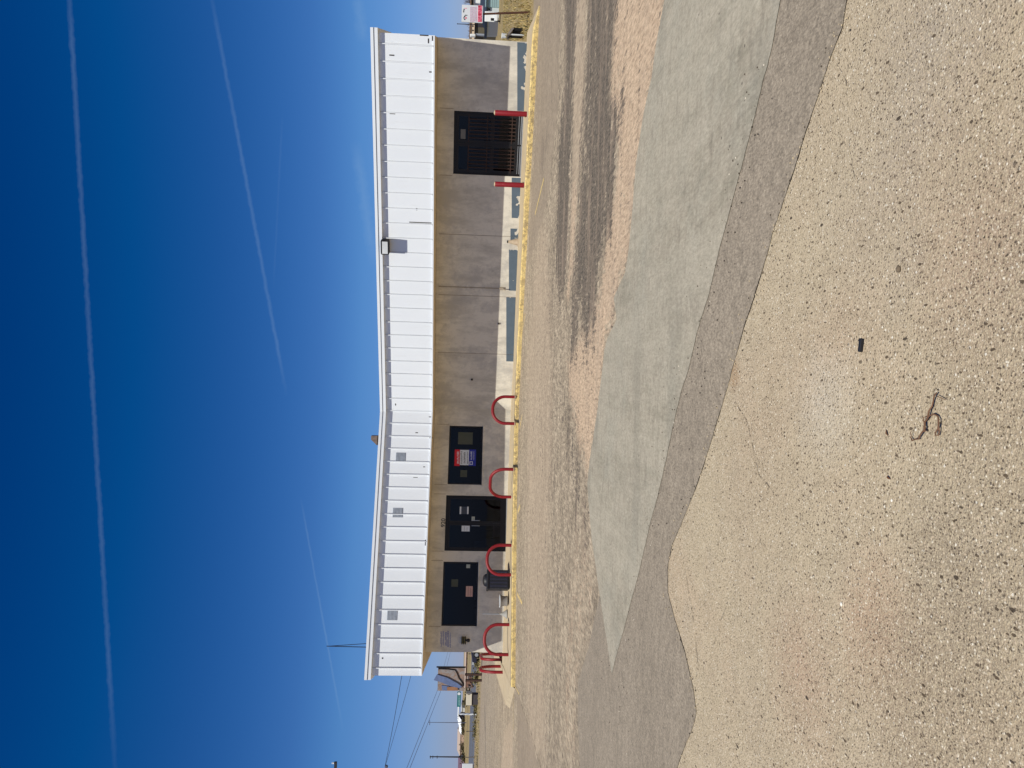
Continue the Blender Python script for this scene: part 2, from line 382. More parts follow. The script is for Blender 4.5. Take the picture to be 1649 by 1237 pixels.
def make_kerb_paint():
    n = NT('worn_yellow_paint', 0.75, 0.3)
    y = n.mix(n.noise(4, 4), srgb(210, 178, 102), srgb(232, 208, 146))
    cc = n.mix(n.noise(9, 5), srgb(126, 108, 78), srgb(182, 160, 118))
    w = n.ramp(n.noise(7.5, 7, 0.8), [(0.47, 0), (0.54, 1)])
    w2 = n.ramp(n.noise(0.5, 2), [(0.35, 0.35), (0.6, 1)])
    n.color(n.mix(n.math('MULTIPLY', w, w2), y, cc)); n.bump(n.noise(30, 4), 0.5, 0.01); return n.m
def make_wall_paint():
    n = NT('cream_wall_paint', 0.85, 0.25)
    c = n.mix(n.noise(0.7, 5, 0.6), srgb(222, 215, 199), srgb(207, 200, 185))
    c = n.mix(n.ramp(n.noise(1.6, 6, 0.7, n.mapv((1, 1, 0.35))), [(0.44, 0), (0.62, 0.75)]), c, srgb(174, 168, 156))
    c = n.mix(n.ramp(n.noise(0.9, 7, 0.72), [(0.5, 0), (0.62, 0.8)]), c, srgb(180, 175, 166))
    c = n.mix(n.ramp(n.noise(7, 6, 0.8), [(0.3, 0.4), (0.46, 0.0)]), c, srgb(158, 150, 136))
    n.color(c); n.bump(n.noise(40, 4), 0.15, 0.004); return n.m
def make_white_metal(name='white_metal_panel', k=1.0):
    n = NT(name, 0.5, 0.35)
    c = n.mix(n.noise(0.8, 4, 0.6), tuple(k * x for x in srgb(230, 233, 235)), tuple(k * x for x in srgb(221, 225, 228)))
    c = n.mix(n.ramp(n.noise(3.0, 6, 0.75, n.mapv((3, 3, 0.5))), [(0.58, 0), (0.8, 0.4)]), c, srgb(200, 200, 196))
    n.color(c); n.bump(n.noise(1.4, 3), 0.12, 0.02); return n.m
def make_glass(name, tint, rough=0.015):
    m = bpy.data.materials.new(name); m.use_nodes = True; N = m.node_tree.nodes; L = m.node_tree.links; N.clear()
    o = N.new('ShaderNodeOutputMaterial'); mx = N.new('ShaderNodeMixShader'); tr = N.new('ShaderNodeBsdfTransparent'); gl = N.new('ShaderNodeBsdfGlossy')
    fr = N.new('ShaderNodeFresnel'); fr.inputs[0].default_value = 1.5
    tr.inputs[0].default_value = (*tint, 1); gl.inputs['Roughness'].default_value = rough; gl.inputs[0].default_value = (0.36, 0.38, 0.42, 1)
    tcn = N.new('ShaderNodeTexCoord'); nz = N.new('ShaderNodeTexNoise'); nz.inputs['Scale'].default_value = 0.9; L.new(tcn.outputs['Object'], nz.inputs['Vector'])
    bp = N.new('ShaderNodeBump'); bp.inputs['Strength'].default_value = 0.06; bp.inputs['Distance'].default_value = 0.02; L.new(nz.outputs[0], bp.inputs['Height']); L.new(bp.outputs[0], gl.inputs['Normal'])
    L.new(fr.outputs[0], mx.inputs[0]); L.new(tr.outputs[0], mx.inputs[1]); L.new(gl.outputs[0], mx.inputs[2]); L.new(mx.outputs[0], o.inputs[0])
    return m
def make_red():
    n = NT('faded_red_paint', 0.5, 0.4)
    c = n.mix(n.noise(6, 5, 0.7), srgb(122, 17, 24), srgb(142, 28, 34))
    c = n.mix(n.ramp(n.noise(18, 5, 0.7), [(0.62, 0), (0.7, 0.7)]), c, srgb(178, 96, 90))
    c = n.mix(n.ramp(n.noise(30, 5, 0.75), [(0.68, 0), (0.72, 0.8)]), c, srgb(92, 58, 46))
    n.color(c); return n.m
M_ground = make_ground_mat(); M_agg = make_aggregate(); M_patch = make_patch_asphalt(); M_conc = make_concrete()
M_walk = make_sidewalk(); M_kerb = make_kerb_paint(); M_wall = make_wall_paint(); M_white = make_white_metal(); M_red = make_red()
M_joint = simple('wall_joint', srgb(150, 138, 122), 0.9)
M_soffit = simple('tan_soffit', srgb(200, 184, 156), 0.85)
M_frame = simple('dark_bronze_frame', srgb(30, 28, 28), 0.45, 0.3)
M_glass = make_glass('tinted_glass', (0.5, 0.52, 0.58))
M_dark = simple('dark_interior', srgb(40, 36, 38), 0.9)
M_roof = simple('grey_roofing', srgb(140, 136, 130), 0.9)
M_slate = simple('slate_blue_paint', srgb(88, 101, 112), 0.8, var=0.1)
M_mark = simple('rust_dark_mark', srgb(58, 52, 48), 0.8)
M_rib_shade = simple('rib_shade_grey', srgb(186, 188, 190), 0.8)  # flat grey for the painted shade line beside the fascia ribs
M_greyvent = simple('grey_sheet_metal', srgb(150, 156, 164), 0.55, var=0.18, scale=9)
M_steel = simple('galvanized_steel', srgb(176, 178, 178), 0.4, 0.5, 0.6)
M_black = simple('black_plastic', srgb(30, 31, 36), 0.5, 0.4)
M_navy = simple('navy_plastic', srgb(40, 41, 56), 0.5, 0.4)
M_paper = simple('white_paper', srgb(214, 218, 220), 0.8, var=0.04)
M_dimpaper = simple('grey_green_paper', srgb(176, 180, 166), 0.8)
M_dimsheet = simple('glass_dimmed_sheet', srgb(78, 82, 72), 0.85)  # dark tone paints in the dimming of sheets behind tinted glass
M_pinkcard = simple('pink_cardboard', srgb(206, 164, 146), 0.8)
M_bluefade = simple('faded_blue_ink', srgb(104, 112, 168), 0.85, var=0.25, scale=40)
M_black2 = simple('black_paint', srgb(22, 21, 20), 0.6)
M_brass = simple('brass_stripes', srgb(176, 150, 82), 0.5)
M_signred = simple('sign_red', srgb(214, 40, 52), 0.6)
M_signblue = simple('sign_blue', srgb(44, 52, 150), 0.6)
M_lens = simple('milky_lens', srgb(204, 206, 204), 0.3, 0.5)

# ------------------------------------------------------------------ building frame (two wings meeting at an inward bend)
TL, TR = 0.25178, 0.40757
EB = Vector((-0.95865, 27.92031, 0))
WING = {'L': (Vector((math.cos(TL), math.sin(TL), 0)), Vector((math.sin(TL), -math.cos(TL), 0))),
        'R': (Vector((math.cos(TR), -math.sin(TR), 0)), Vector((-math.sin(TR), -math.cos(TR), 0)))}
TH = math.tan((TL + TR) / 2)
def wp(s, t, off, z):
    e, n = WING[s]; return EB + e * t + n * off + Vector((0, 0, z))
def mit(s, off):        # where a line `off` in front of the wall meets the other wing's
    return -off * TH if s == 'L' else off * TH
def W(px, py, off=0.0, side=None):
    d = Vector(ray(px, py)); c = Vector(CAMP)
    for s in ((side,) if side else ('L', 'R')):
        e, n = WING[s]; o = EB + n * off
        k = (o - c).dot(n) / d.dot(n); p = c + d * k; t = (p - o).dot(e)
        if side or (s == 'L' and t <= mit('L', off) + 1e-6) or (s == 'R' and t >= mit('R', off) - 1e-6): return s, t, p.z
BASE = [(-8.70, 0.27), (-5.29, 0.216), (-2.83, 0.162), (-0.54, 0.10), (0, 0.092), (2.0, 0.09), (4.37, 0.127), (8.25, 0.163), (12.65, 0.19)]
def zbase(t):
    return float(np.interp(t, [b[0] for b in BASE], [b[1] for b in BASE]))
ZF, ZT, OV = 2.967, 4.736, 1.5
TEL, TER = -8.69, 12.63          # wall ends
FEL, FER = -9.28, 12.63          # fascia ends
ZS = 2.96

# ------------------------------------------------------------------ ground
def proj_px(pts):
    d = pts - CAMP; dep = d @ AF; dep = np.where(dep > 0.05, dep, np.nan)
    u = 618.5 + FPX * (d @ AR) / dep; v = 824.5 - FPX * (d @ AU) / dep
    return v, 1237.0 - u
def poly_mask(px, py, poly, feather=3.0, ys=1.0):
    poly = np.array(poly, float); x = px; y = py * ys; X = poly[:, 0]; Y = poly[:, 1] * ys
    inside = np.zeros(x.shape, bool); dmin = np.full(x.shape, 1e9)
    for i in range(len(X)):
        x1, y1, x2, y2 = X[i - 1], Y[i - 1], X[i], Y[i]
        with np.errstate(invalid='ignore', divide='ignore'):
            c = ((y1 > y) != (y2 > y)) & (x < (x2 - x1) * (y - y1) / (y2 - y1 + 1e-12) + x1)
        inside ^= c
        L2 = (x2 - x1) ** 2 + (y2 - y1) ** 2 + 1e-9
        t = np.clip(((x - x1) * (x2 - x1) + (y - y1) * (y2 - y1)) / L2, 0, 1)
        dmin = np.minimum(dmin, np.hypot(x - x1 - t * (x2 - x1), y - y1 - t * (y2 - y1)))
    sd = np.where(inside, dmin, -dmin)
    return np.nan_to_num(np.clip(0.5 + sd / (2 * feather), 0, 1))
def sm(x, a, b):
    t = np.clip((x - a) / (b - a), 0, 1); return t * t * (3 - 2 * t)
def ground_z(x, y):
    side = sm(x / np.maximum(y, 1.0), 0.40, 0.47)
    return -2.3 * sm(y, 30, 150) * side
def build_ground():
    ap = 8.0
    ss = np.concatenate([np.linspace(-3.2, -0.62, 30)[:-1], np.linspace(-0.62, 0.62, 330), np.linspace(0.62, 3.2, 30)[1:]])
    rows = [-7.0, -4, -2, -0.5, 0.5]; y = 1.0
    while y < 2500: rows.append(y); y = (y + ap * 0.15) * (1.011 if y < 200 else 1.05) - ap * 0.15 if y > 3 else y + 0.06
    rows = np.array(rows)
    S, Y = np.meshgrid(ss, rows); X = S * (Y + ap)
    Z = ground_z(X, Y)
    pts = np.stack([X.ravel(), Y.ravel(), Z.ravel()], 1)
    nr, nc = X.shape
    idx = np.arange(nr * nc).reshape(nr, nc)
    f = np.stack([idx[:-1, :-1].ravel(), idx[:-1, 1:].ravel(), idx[1:, 1:].ravel(), idx[1:, :-1].ravel()], 1)
    me = bpy.data.meshes.new('ground'); me.from_pydata(pts.tolist(), [], f.tolist())
    me.materials.append(M_ground)
    o = bpy.data.objects.new('ground', me); COL.objects.link(o); o['kind'] = 'structure'
    flat = pts.copy(); flat[:, 2] = 0
    px, py = proj_px(flat)
    C = lambda a, b: (820 + a / 2.06, b / 2.06)
    def seta(name, arr):
        a = me.attributes.new(name, 'FLOAT', 'POINT'); a.data.foreach_set('value', arr.astype(np.float32))
    stain = np.maximum.reduce([
        poly_mask(px, py, [C(185, -400), C(185, 0), C(190, 250), C(160, 500), C(154, 850), C(163, 1030), C(176, 960), C(186, 940), C(196, 750), C(206, 500), C(212, 250), C(226, 0), C(232, -400)], 4, 0.15),
        poly_mask(px, py, [C(268, -400), C(265, 0), C(252, 300), C(236, 600), C(222, 850), C(208, 1010), C(205, 1170), C(222, 1180), C(236, 1010), C(246, 1190), C(262, 1180), C(284, 1080), C(296, 900), C(340, 720), C(356, 540), C(376, 340), C(336, 300), C(340, 200), C(362, 0), C(380, -400)], 7, 0.15) * 0.92,
        poly_mask(px, py, [(868, 1237), (880, 1000), (890, 700), (905, 640), (900, 760), (905, 1000), (920, 1237)], 9, 0.1) * 0.12,
        poly_mask(px, py, [(905, 600), (915, 640), (930, 720), (940, 800), (948, 870), (940, 900), (925, 800), (905, 700)], 6, 0.15) * 0.34,
        poly_mask(px, py, [C(112, 440), C(100, 560), C(110, 580), C(130, 450)], 3, 0.2) * 0.7])
    # the pale lane between the two long stains
    pale = np.maximum.reduce([
        poly_mask(px, py, [(846, 560), (868, 330), (884, 360), (892, 640), (880, 1237), (846, 1237)], 8, 0.15) * 0.7,
        poly_mask(px, py, [C(225, -300), C(213, 250), C(207, 600), C(197, 900), C(214, 900), C(232, 600), C(250, 250), C(262, -300)], 4, 0.15) * 0.9,
        poly_mask(px, py, [(822, 1160), (826, 1178), (828, 1260), (805, 1260), (812, 1180)], 3, 0.3)])
    pink = np.maximum.reduce([
        poly_mask(px, py, [C(345, -400), C(345, 0), C(330, 330), C(360, 520), C(330, 720), C(300, 960), C(215, 1130), (914, 590), (918, 640), (935, 720), (950, 760), (975, 563), (990, 480), (1014, 403), (1026, 262), (1051, 126), (1072, 0), (1110, -200)], 8, 0.2),
        poly_mask(px, py, [C(213, 560), C(198, 850), C(186, 1000), C(196, 1010), C(212, 900), C(228, 640)], 3, 0.2) * 0.8,
        poly_mask(px, py, [(940, 770), (918, 940), (905, 1100), (903, 1237), (932, 1237), (933, 1100), (958, 950), (952, 880)], 8, 0.2) * 0.36])
    patch = poly_mask(px, py, [(856, -40), (862, 200), (846, 440), (844, 461), (883, 330), (900, 180), (905, -40)], 3, 0.3) * 0.6
    patch = np.maximum(patch, poly_mask(px, py, [(830, 1106), (832, 1150), (834, 1260), (875, 1260), (852, 1170)], 2, 0.3) * 0.7)
    seta('stain', stain); seta('pale', pale * (1 - 0.6 * pink)); seta('pink', pink); seta('patch', patch)
    # land beyond the lot
    x, yy = pts[:, 0], pts[:, 1]
    left = x < -1
    vg = np.where(left, sm(yy, 62, 68) * (1 - sm(yy, 85, 88)), 0)
    rd = np.where(left, sm(yy, 87, 89) * (1 - sm(yy, 143, 148)), 0)
    far = np.where(left, sm(yy, 145, 150), 0)
    mid = np.where(left, sm(yy, 78, 82) * (1 - sm(yy, 87, 89)), 0)
    rg = np.where(~left, sm(yy - 0.28 * (x - 11), 22.6, 23.0) * sm(x, 10, 12.5) + sm(yy, 45, 60) * (x > 0), 0)
    seta('grass', np.clip(vg * 0.75 + far + np.clip(rg, 0, 1) + mid * 0.35, 0, 1)); seta('road', rd)
    seta('dirt', np.where(left, np.clip(mid * 0.6 + sm(yy, 40, 62) * (1 - sm(yy, 66, 70)) * 0.25, 0, 1), 0))
    return o
build_ground()

def ragged(poly, step, amp, z, closed=True, seed=0):
    """world polygon with broken, uneven edges"""
    out = []; n = len(poly)
    for i in range(n):
        a, b = Vector(poly[i]), Vector(poly[(i + 1) % n]); L = (b - a).length; k = max(1, min(400, int(L / step)))
        for j in range(k):
            p = a.lerp(b, j / k); w = amp * min(1.0, 3 * min(j, k - j) / k + 0.3)
            q = Vector((p.x * 2.3 + seed, p.y * 2.3, 0.3))
            out.append(Vector((p.x + w * (noise.noise(q) + 0.6 * noise.noise(q * 7) + 0.5 * noise.noise(q * 19)), p.y + w * (noise.noise(q + Vector((9, 3, 1))) + 0.6 * noise.noise(q * 7 + Vector((5, 5, 5)))), z)))
    return out
def sheet(name, pxpoly, z, mat, step=0.05, amp=0.02, seed=0, extra=None):
    poly = [G(a, b) for a, b in pxpoly]
    pts = ragged(poly, step, amp, z, seed=seed)
    from mathutils.geometry import delaunay_2d_cdt
    v2 = [Vector((p.x, p.y)) for p in pts]; k = len(v2)
    ov, oe, of, _, _, _ = delaunay_2d_cdt(v2, [(i, (i + 1) % k) for i in range(k)], [], 1, 1e-5)
    me = bpy.data.meshes.new(name); me.from_pydata([(p.x, p.y, z) for p in ov], [], [tuple(f) for f in of])
    for p in me.polygons:
        if p.normal.z < 0: p.flip()
    me.materials.append(mat)
    o = bpy.data.objects.new(name, me); COL.objects.link(o); o['kind'] = 'structure'; return o
NEAR = [(1420, -140), (1366, 0), (1359, 44), (1338, 97), (1321, 150), (1301, 208), (1282, 271), (1267, 315), (1248, 368), (1231, 431), (1216, 480), (1199, 528), (1180, 596), (1177, 610), (1157, 677), (1131, 760), (1103, 832), (1084, 876), (1077, 910), (1077, 954), (1088, 998), (1105, 1053), (1118, 1110), (1123, 1146), (1118, 1168), (1105, 1200), (1092, 1237), (1060, 1330)]
sheet('pavement', NEAR + [(1300, 1800), (2600, 3000), (3500, 618), (2600, -1600), (1600, -500)], 0.004, M_agg, 0.03, 0.012, 1)
CONC_L = [(1110, -200), (1072, 0), (1058, 73), (1051, 126), (1038, 184), (1026, 262), (1020, 340), (1014, 403), (1009, 437), (990, 480), (995, 514), (980, 545), (975, 563), (972, 590), (963, 664), (951, 741), (947, 779), (954, 866), (965, 943), (976, 1015), (987, 1085)]
CONC_R = [(1012, 992), (1031, 921), (1050, 839), (1066, 779), (1083, 702), (1099, 631), (1111, 596), (1124, 538), (1144, 475), (1161, 402), (1178, 340), (1197, 272), (1214, 204), (1231, 131), (1246, 78), (1260, 0), (1290, -200)]
sheet('asphalt_patch', [(1310, -220), (1250, -200)] + [(a - 9, b) for a, b in CONC_R[::-1][1:]] + [(985, 1000), (972, 985), (966, 960), (949, 1042), (932, 1096), (931, 1151), (935, 1237), (945, 1400), (1060, 1400), (1060, 1330)] + NEAR[::-1][1:], 0.008, M_patch, 0.04, 0.012, 5)
sheet('concrete_slab', CONC_L + CONC_R, 0.012, M_conc, 0.03, 0.014, 9)

# cracks, thin and irregular, sealed with dirt
M_crack = simple('crack_dirt', srgb(106, 92, 74), 0.95, var=0.3, scale=20)
def crack(name, pxs, w, z, seed):
    mb = MB(); pts = [G(a, b) for a, b in pxs]; line = []
    for a, b in zip(pts[:-1], pts[1:]):
        k = max(2, int((b - a).length / 0.02))
        for j in range(k): line.append(a.lerp(b, j / k))
    prev = None
    for i, p in enumerate(line):
        q = Vector((p.x * 5 + seed, p.y * 5, 0)); p = p + Vector((0.02 * noise.noise(q) + 0.012 * noise.noise(q * 5), 0.02 * noise.noise(q + Vector((7, 0, 0))) + 0.012 * noise.noise(q * 5 + Vector((3, 0, 0))), 0))
        t = (line[min(i + 1, len(line) - 1)] - line[max(i - 1, 0)]).normalized(); s = Vector((-t.y, t.x, 0)) * w * max(0.12, 0.5 + 1.3 * noise.noise(q * 4 + Vector((1, 2, 3))))
        cur = (Vector((p.x + s.x, p.y + s.y, z)), Vector((p.x - s.x, p.y - s.y, z)))
        if prev and random.random() > 0.22: mb.quad(prev[0], prev[1], cur[1], cur[0])
        prev = cur
    o = mb.build(name, M_crack); o['kind'] = 'structure'; return o
crack('pavement_crack', [(1094, 872), (1106, 925), (1115, 976), (1121, 1030), (1124, 1064), (1121, 1113)], 0.004, 0.0085, 1)
crack('pavement_crack', [(1176, 965), (1162, 1000), (1148, 1047)], 0.0026, 0.0085, 2)
crack('pavement_crack', [(1177, 631), (1203, 677), (1213, 713), (1224, 765), (1270, 820)], 0.0026, 0.0085, 3)
crack('pavement_crack', [(1345, 90), (1365, 130), (1371, 250), (1390, 330)], 0.002, 0.0085, 4)
crack('pavement_crack', [(1600, 1070), (1649, 1135)], 0.0012, 0.0085, 6)
crack('pavement_crack', [(830, 1104), (838, 1130), (855, 1180), (872, 1240)], 0.012, 0.006, 5)

# worn yellow parking lines near the kerb
M_line = NT('faded_yellow_line', 0.85, 0.2)
M_line.color(M_line.mix(M_line.ramp(M_line.noise(7, 5, 0.7), [(0.4, 0), (0.6, 1)]), srgb(226, 196, 122), srgb(176, 156, 124))); M_line = M_line.m
def strip(name, a, b, w, z=0.005):
    A, B = G(*a), G(*b); t = (B - A).normalized(); s = Vector((-t.y, t.x, 0)) * w / 2; mb = MB(); k = 30
    for i in range(k):
        p, q = A.lerp(B, i / k), A.lerp(B, (i + 1) / k); w1 = 1 + 0.3 * noise.noise(p * 6); w2 = 1 + 0.3 * noise.noise(q * 6)
        mb.quad(*[Vector((c.x, c.y, z)) for c in (p + s * w1, p - s * w1, q - s * w2, q + s * w2)])
    o = mb.build(name, M_line); o['kind'] = 'structure'; return o
strip('painted_line', (876, 288), (862, 345), 0.09)
strip('painted_line', (846, 505), (840.5, 540), 0.09)
strip('painted_line', (841, 668), (837, 690), 0.10)
strip('painted_line', (838, 815), (834, 824), 0.16)
strip('painted_line', (841, 972), (833, 956), 0.10)
strip('painted_line', (836.5, 1118), (828, 1103), 0.05)
strip('painted_line', (827, 1106), (826.5, 1176), 0.07)

# ------------------------------------------------------------------ kerb and sidewalk
KERB = [(-9.35, 22.75), (-8.0, 23.2), (-6.2, 23.75), (-4.4, 24.3), (-2.5, 24.65), (-0.7, 24.72), (1.2, 24.25), (2.81, 23.72), (4.23, 23.1), (6.07, 22.4), (7.96, 21.6), (9.95, 20.95), (10.55, 20.55)]
def kerb_pts(step=0.12):
    pts = [Vector((a, b, 0)) for a, b in KERB]; out = []
    for a, b in zip(pts[:-1], pts[1:]):
        k = max(1, int((b - a).length / step)); out += [a.lerp(b, j / k) for j in range(k)]
    return out + [pts[-1]]
KP = kerb_pts()
def build_kerb():
    mb = MB(); prev = None; n = len(KP)
    for i, p in enumerate(KP):
        t = (KP[min(i + 1, n - 1)] - KP[max(i - 1, 0)]).normalized(); nrm = Vector((t.y, -t.x, 0))   # towards the lot
        end = min(1.0, (n - 1 - i) / 6.0 + 0.12)
        jit = 0.018 * noise.noise(p * 2.2) + 0.012 * noise.noise(p * 9)
        hgt = (0.128 + 0.03 * min(1, max(0, p.x / 7)) + 0.012 * noise.noise(p * 3)) * end
        f = p + nrm * jit
        cur = [f + Vector((0, 0, -0.05)), f + Vector((0, 0, hgt * 0.8)), f - nrm * 0.03 + Vector((0, 0, hgt)), f - nrm * 0.16 + Vector((0, 0, hgt + 0.004)), f - nrm * 0.16 + Vector((0, 0, -0.05))]
        if prev:
            for j in range(4): mb.quad(prev[j], cur[j], cur[j + 1], prev[j + 1])
        else: mb.add(cur, [(0, 1, 2, 3, 4)])
        prev = cur
    mb.add(prev, [(4, 3, 2, 1, 0)])
    o = mb.build('kerb', M_kerb); o['kind'] = 'structure'
build_kerb()
def build_sidewalk():
    mb = MB(); n = len(KP); prev = None
    L = [(KP[i] - KP[0]).length for i in range(n)]
    bend_i = min(range(n), key=lambda i: abs(KP[i].x + 0.8))
    for i, p in enumerate(KP):
        t = (KP[min(i + 1, n - 1)] - KP[max(i - 1, 0)]).normalized(); nrm = Vector((t.y, -t.x, 0))
        a = p - nrm * 0.161
        if i <= bend_i: tt = TEL - 0.4 + (0 - (TEL - 0.4)) * i / bend_i; w = wp('L', tt, 0, 0)
        else: tt = (TER + 0.3) * (i - bend_i) / (n - 1 - bend_i); w = wp('R', tt, 0, 0)
        w = w + (w - a).normalized() * 0.15
        h = 0.138 * min(1.0, (n - 1 - i) / 6.0 + 0.12)
        cur = [a.lerp(w, k / 6) for k in range(7)]
        for k, c in enumerate(cur): c.z = h + (zbase(tt) - h) * (k / 6) + 0.004 * noise.noise(c * 1.3)
        if prev:
            for k in range(6): mb.quad(prev[k], cur[k], cur[k + 1], prev[k + 1])
        prev = cur
    # the walk carries on round the left end of the building
    a0 = KP[0]; e, nn = WING['L']; inn = -nn
    w0 = wp('L', TEL - 0.4, 0, 0)
    pts = []
    for d in np.linspace(-0.2, 9, 12):
        q = w0 + inn * float(d); pts.append((q + Vector((0, 0, zbase(TEL))), q - e * 1.25 + Vector((0, 0, 0.15)), q - e * 1.4 + Vector((0, 0, -0.02))))
    for a, b in zip(pts[:-1], pts[1:]):
        mb.quad(a[0], b[0], b[1], a[1]); mb.quad(a[1], b[1], b[2], a[2])
    # corner between the kerb's end and the return
    fr = KP[0] + Vector((0.0, 0.16, 0)); 
    c = [fr + Vector((0, 0, 0.138)), fr - e * 0.12 + Vector((0, 0, -0.02)), pts[0][1], pts[0][0], pts[0][2]]
    mb.add([c[0], c[3], c[2]], [(0, 1, 2)]); mb.add([c[0], c[2], c[4], c[1]], [(0, 1, 2, 3)])
    o = mb.build('sidewalk', M_walk); o['kind'] = 'structure'
    # expansion joints
build_sidewalk()

# ------------------------------------------------------------------ the building
bldg = thing('store_building', 'long low cream store with a white ribbed metal fascia bending inward at mid length', 'building', EB)
OPEN = {'L': [(-7.828, -5.639, 1.185, 2.43), (-5.255, -3.274, 0.20, 2.415), (-2.874, -0.681, 1.132, 2.383)],
        'R': [(8.553, 10.52, 0.19, 2.41)]}
def slab(mb, s, t0, t1, o0, o1, z0, z1, mi=0, m0=False, m1=False):
    """box in wing coordinates; m0/m1: that end is mitred at the bend"""
    A = lambda o: mit(s, o) if m0 else t0
    B = lambda o: mit(s, o) if m1 else t1
    mb.hexa([wp(s, A(o0), o0, z0), wp(s, B(o0), o0, z0), wp(s, B(o1), o1, z0), wp(s, A(o1), o1, z0), wp(s, A(o0), o0, z1), wp(s, B(o0), o0, z1), wp(s, B(o1), o1, z1), wp(s, A(o1), o1, z1)], mi)
def build_wall():
    mb = MB()
    for s in 'LR':
        ts = [TEL, 0.0] if s == 'L' else [0.0, TER]
        cuts = sorted(set(ts + [t for o in OPEN[s] for t in o[:2]]))
        for a, b in zip(cuts[:-1], cuts[1:]):
            z0 = -0.1; segs = []
            for (t0, t1, za, zb) in OPEN[s]:
                if a >= t0 - 1e-6 and b <= t1 + 1e-6: segs.append((za, zb))
            zz = z0
            for za, zb in segs:
                mb.quad(wp(s, a, 0, zz), wp(s, b, 0, zz), wp(s, b, 0, za), wp(s, a, 0, za)); zz = zb
            mb.quad(wp(s, a, 0, zz), wp(s, b, 0, zz), wp(s, b, 0, 3.2), wp(s, a, 0, 3.2))
        for (t0, t1, za, zb) in OPEN[s]:      # reveals
            d = -0.14
            for (p, q, r, w) in (((t0, za), (t0, zb), 0, 0), ((t0, zb), (t1, zb), 0, 0), ((t1, zb), (t1, za), 0, 0), ((t1, za), (t0, za), 0, 0)):
                mb.quad(wp(s, p[0], 0, p[1]), wp(s, q[0], 0, q[1]), wp(s, q[0], d, q[1]), wp(s, p[0], d, p[1]))
        # control joints beside each opening and along the long blank wall
        jt = [t for o in OPEN[s] for t in (o[0] - 0.02, o[1] + 0.04)] if s == 'L' else [2.22, 4.40, 6.55, 8.50, 10.58]
        for t in jt:
            op = [o for o in OPEN[s] if o[0] - 0.2 < t < o[1] + 0.2]
            zlo = op[0][3] + 0.02 if op else zbase(t) - 0.02
            mb.hexa([wp(s, t - 0.009, -0.01, zlo), wp(s, t + 0.009, -0.01, zlo), wp(s, t + 0.009, 0.003, zlo), wp(s, t - 0.009, 0.003, zlo)] + [wp(s, t - 0.009, -0.01, 2.9), wp(s, t + 0.009, -0.01, 2.9), wp(s, t + 0.009, 0.003, 2.9), wp(s, t - 0.009, 0.003, 2.9)], 1)
        a, b = ts
        if s == 'L': b = mit('L', 0.02)
        else: a = mit('R', 0.02)
        mb.hexa([wp(s, a, -0.01, 2.86), wp(s, b, -0.01, 2.86), wp(s, b, 0.02, 2.86), wp(s, a, 0.02, 2.86), wp(s, a, -0.01, 2.95), wp(s, b, -0.01, 2.95), wp(s, b, 0.02, 2.95), wp(s, a, 0.02, 2.95)], 0)
        # small drilled holes and stains
    # ends and back
    D = -11.0
    pl, pr = (lambda o, z: wp('L', TEL, o, z)), (lambda o, z: wp('R', TER, o, z))
    mb.quad(pl(0, -0.1), pl(D, -0.1), pl(D, 3.2), pl(0, 3.2)); mb.quad(pr(D, -0.1), pr(0, -0.1), pr(0, 3.2), pr(D, 3.2))
    bm_ = wp('L', mit('L', D), D, 0)
    mb.quad(pl(D, -0.1), bm_ + Vector((0, 0, -0.1)), bm_ + Vector((0, 0, 3.2)), pl(D, 3.2)); mb.quad(bm_ + Vector((0, 0, -0.1)), pr(D, -0.1), pr(D, 3.2), bm_ + Vector((0, 0, 3.2)))
    part(mb, 'wall', [M_wall, M_joint], bldg)
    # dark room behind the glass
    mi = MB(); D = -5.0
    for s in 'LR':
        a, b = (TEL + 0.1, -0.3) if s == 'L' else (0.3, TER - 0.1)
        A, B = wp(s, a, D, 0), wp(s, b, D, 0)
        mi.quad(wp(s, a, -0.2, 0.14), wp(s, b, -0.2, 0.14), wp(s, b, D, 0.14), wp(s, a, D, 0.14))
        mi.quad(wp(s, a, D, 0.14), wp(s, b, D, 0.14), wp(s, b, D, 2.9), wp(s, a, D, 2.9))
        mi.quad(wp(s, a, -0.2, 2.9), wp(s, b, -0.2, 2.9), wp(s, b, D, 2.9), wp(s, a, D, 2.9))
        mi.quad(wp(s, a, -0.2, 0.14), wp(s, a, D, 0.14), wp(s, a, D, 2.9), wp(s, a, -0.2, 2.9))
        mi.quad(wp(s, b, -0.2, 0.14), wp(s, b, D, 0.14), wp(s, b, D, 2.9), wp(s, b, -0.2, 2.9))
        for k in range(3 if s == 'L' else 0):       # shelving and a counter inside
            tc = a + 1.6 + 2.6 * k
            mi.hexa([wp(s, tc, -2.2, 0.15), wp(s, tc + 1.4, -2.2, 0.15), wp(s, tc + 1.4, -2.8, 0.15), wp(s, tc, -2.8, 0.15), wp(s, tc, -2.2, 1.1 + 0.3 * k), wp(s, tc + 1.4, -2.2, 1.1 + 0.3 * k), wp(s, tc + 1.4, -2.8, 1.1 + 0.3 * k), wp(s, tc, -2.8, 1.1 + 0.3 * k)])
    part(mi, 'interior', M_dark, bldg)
    r = random.Random(12); mfit = simple('pale_fittings', srgb(150, 150, 150), 0.7)
    for k in range(16):
        t = r.uniform(TEL + 0.6, -0.8); o = r.uniform(-4.2, -0.9); w = r.uniform(0.2, 0.7); hh = r.uniform(0.35, 1.2); lt = MB()
        slab(lt, 'L', t, t + w, o - 0.3, o, 0.145, 0.145 + hh); part(lt, 'shop_fitting', mfit, bldg, bevel=0.01)
    for k in range(3):
        lt = MB(); slab(lt, 'L', TEL + 1.2 + 2.6 * k, TEL + 2.4 + 2.6 * k, -2.4, -2.2, 2.82, 2.88); part(lt, 'ceiling_fitting', mfit, bldg)
build_wall()
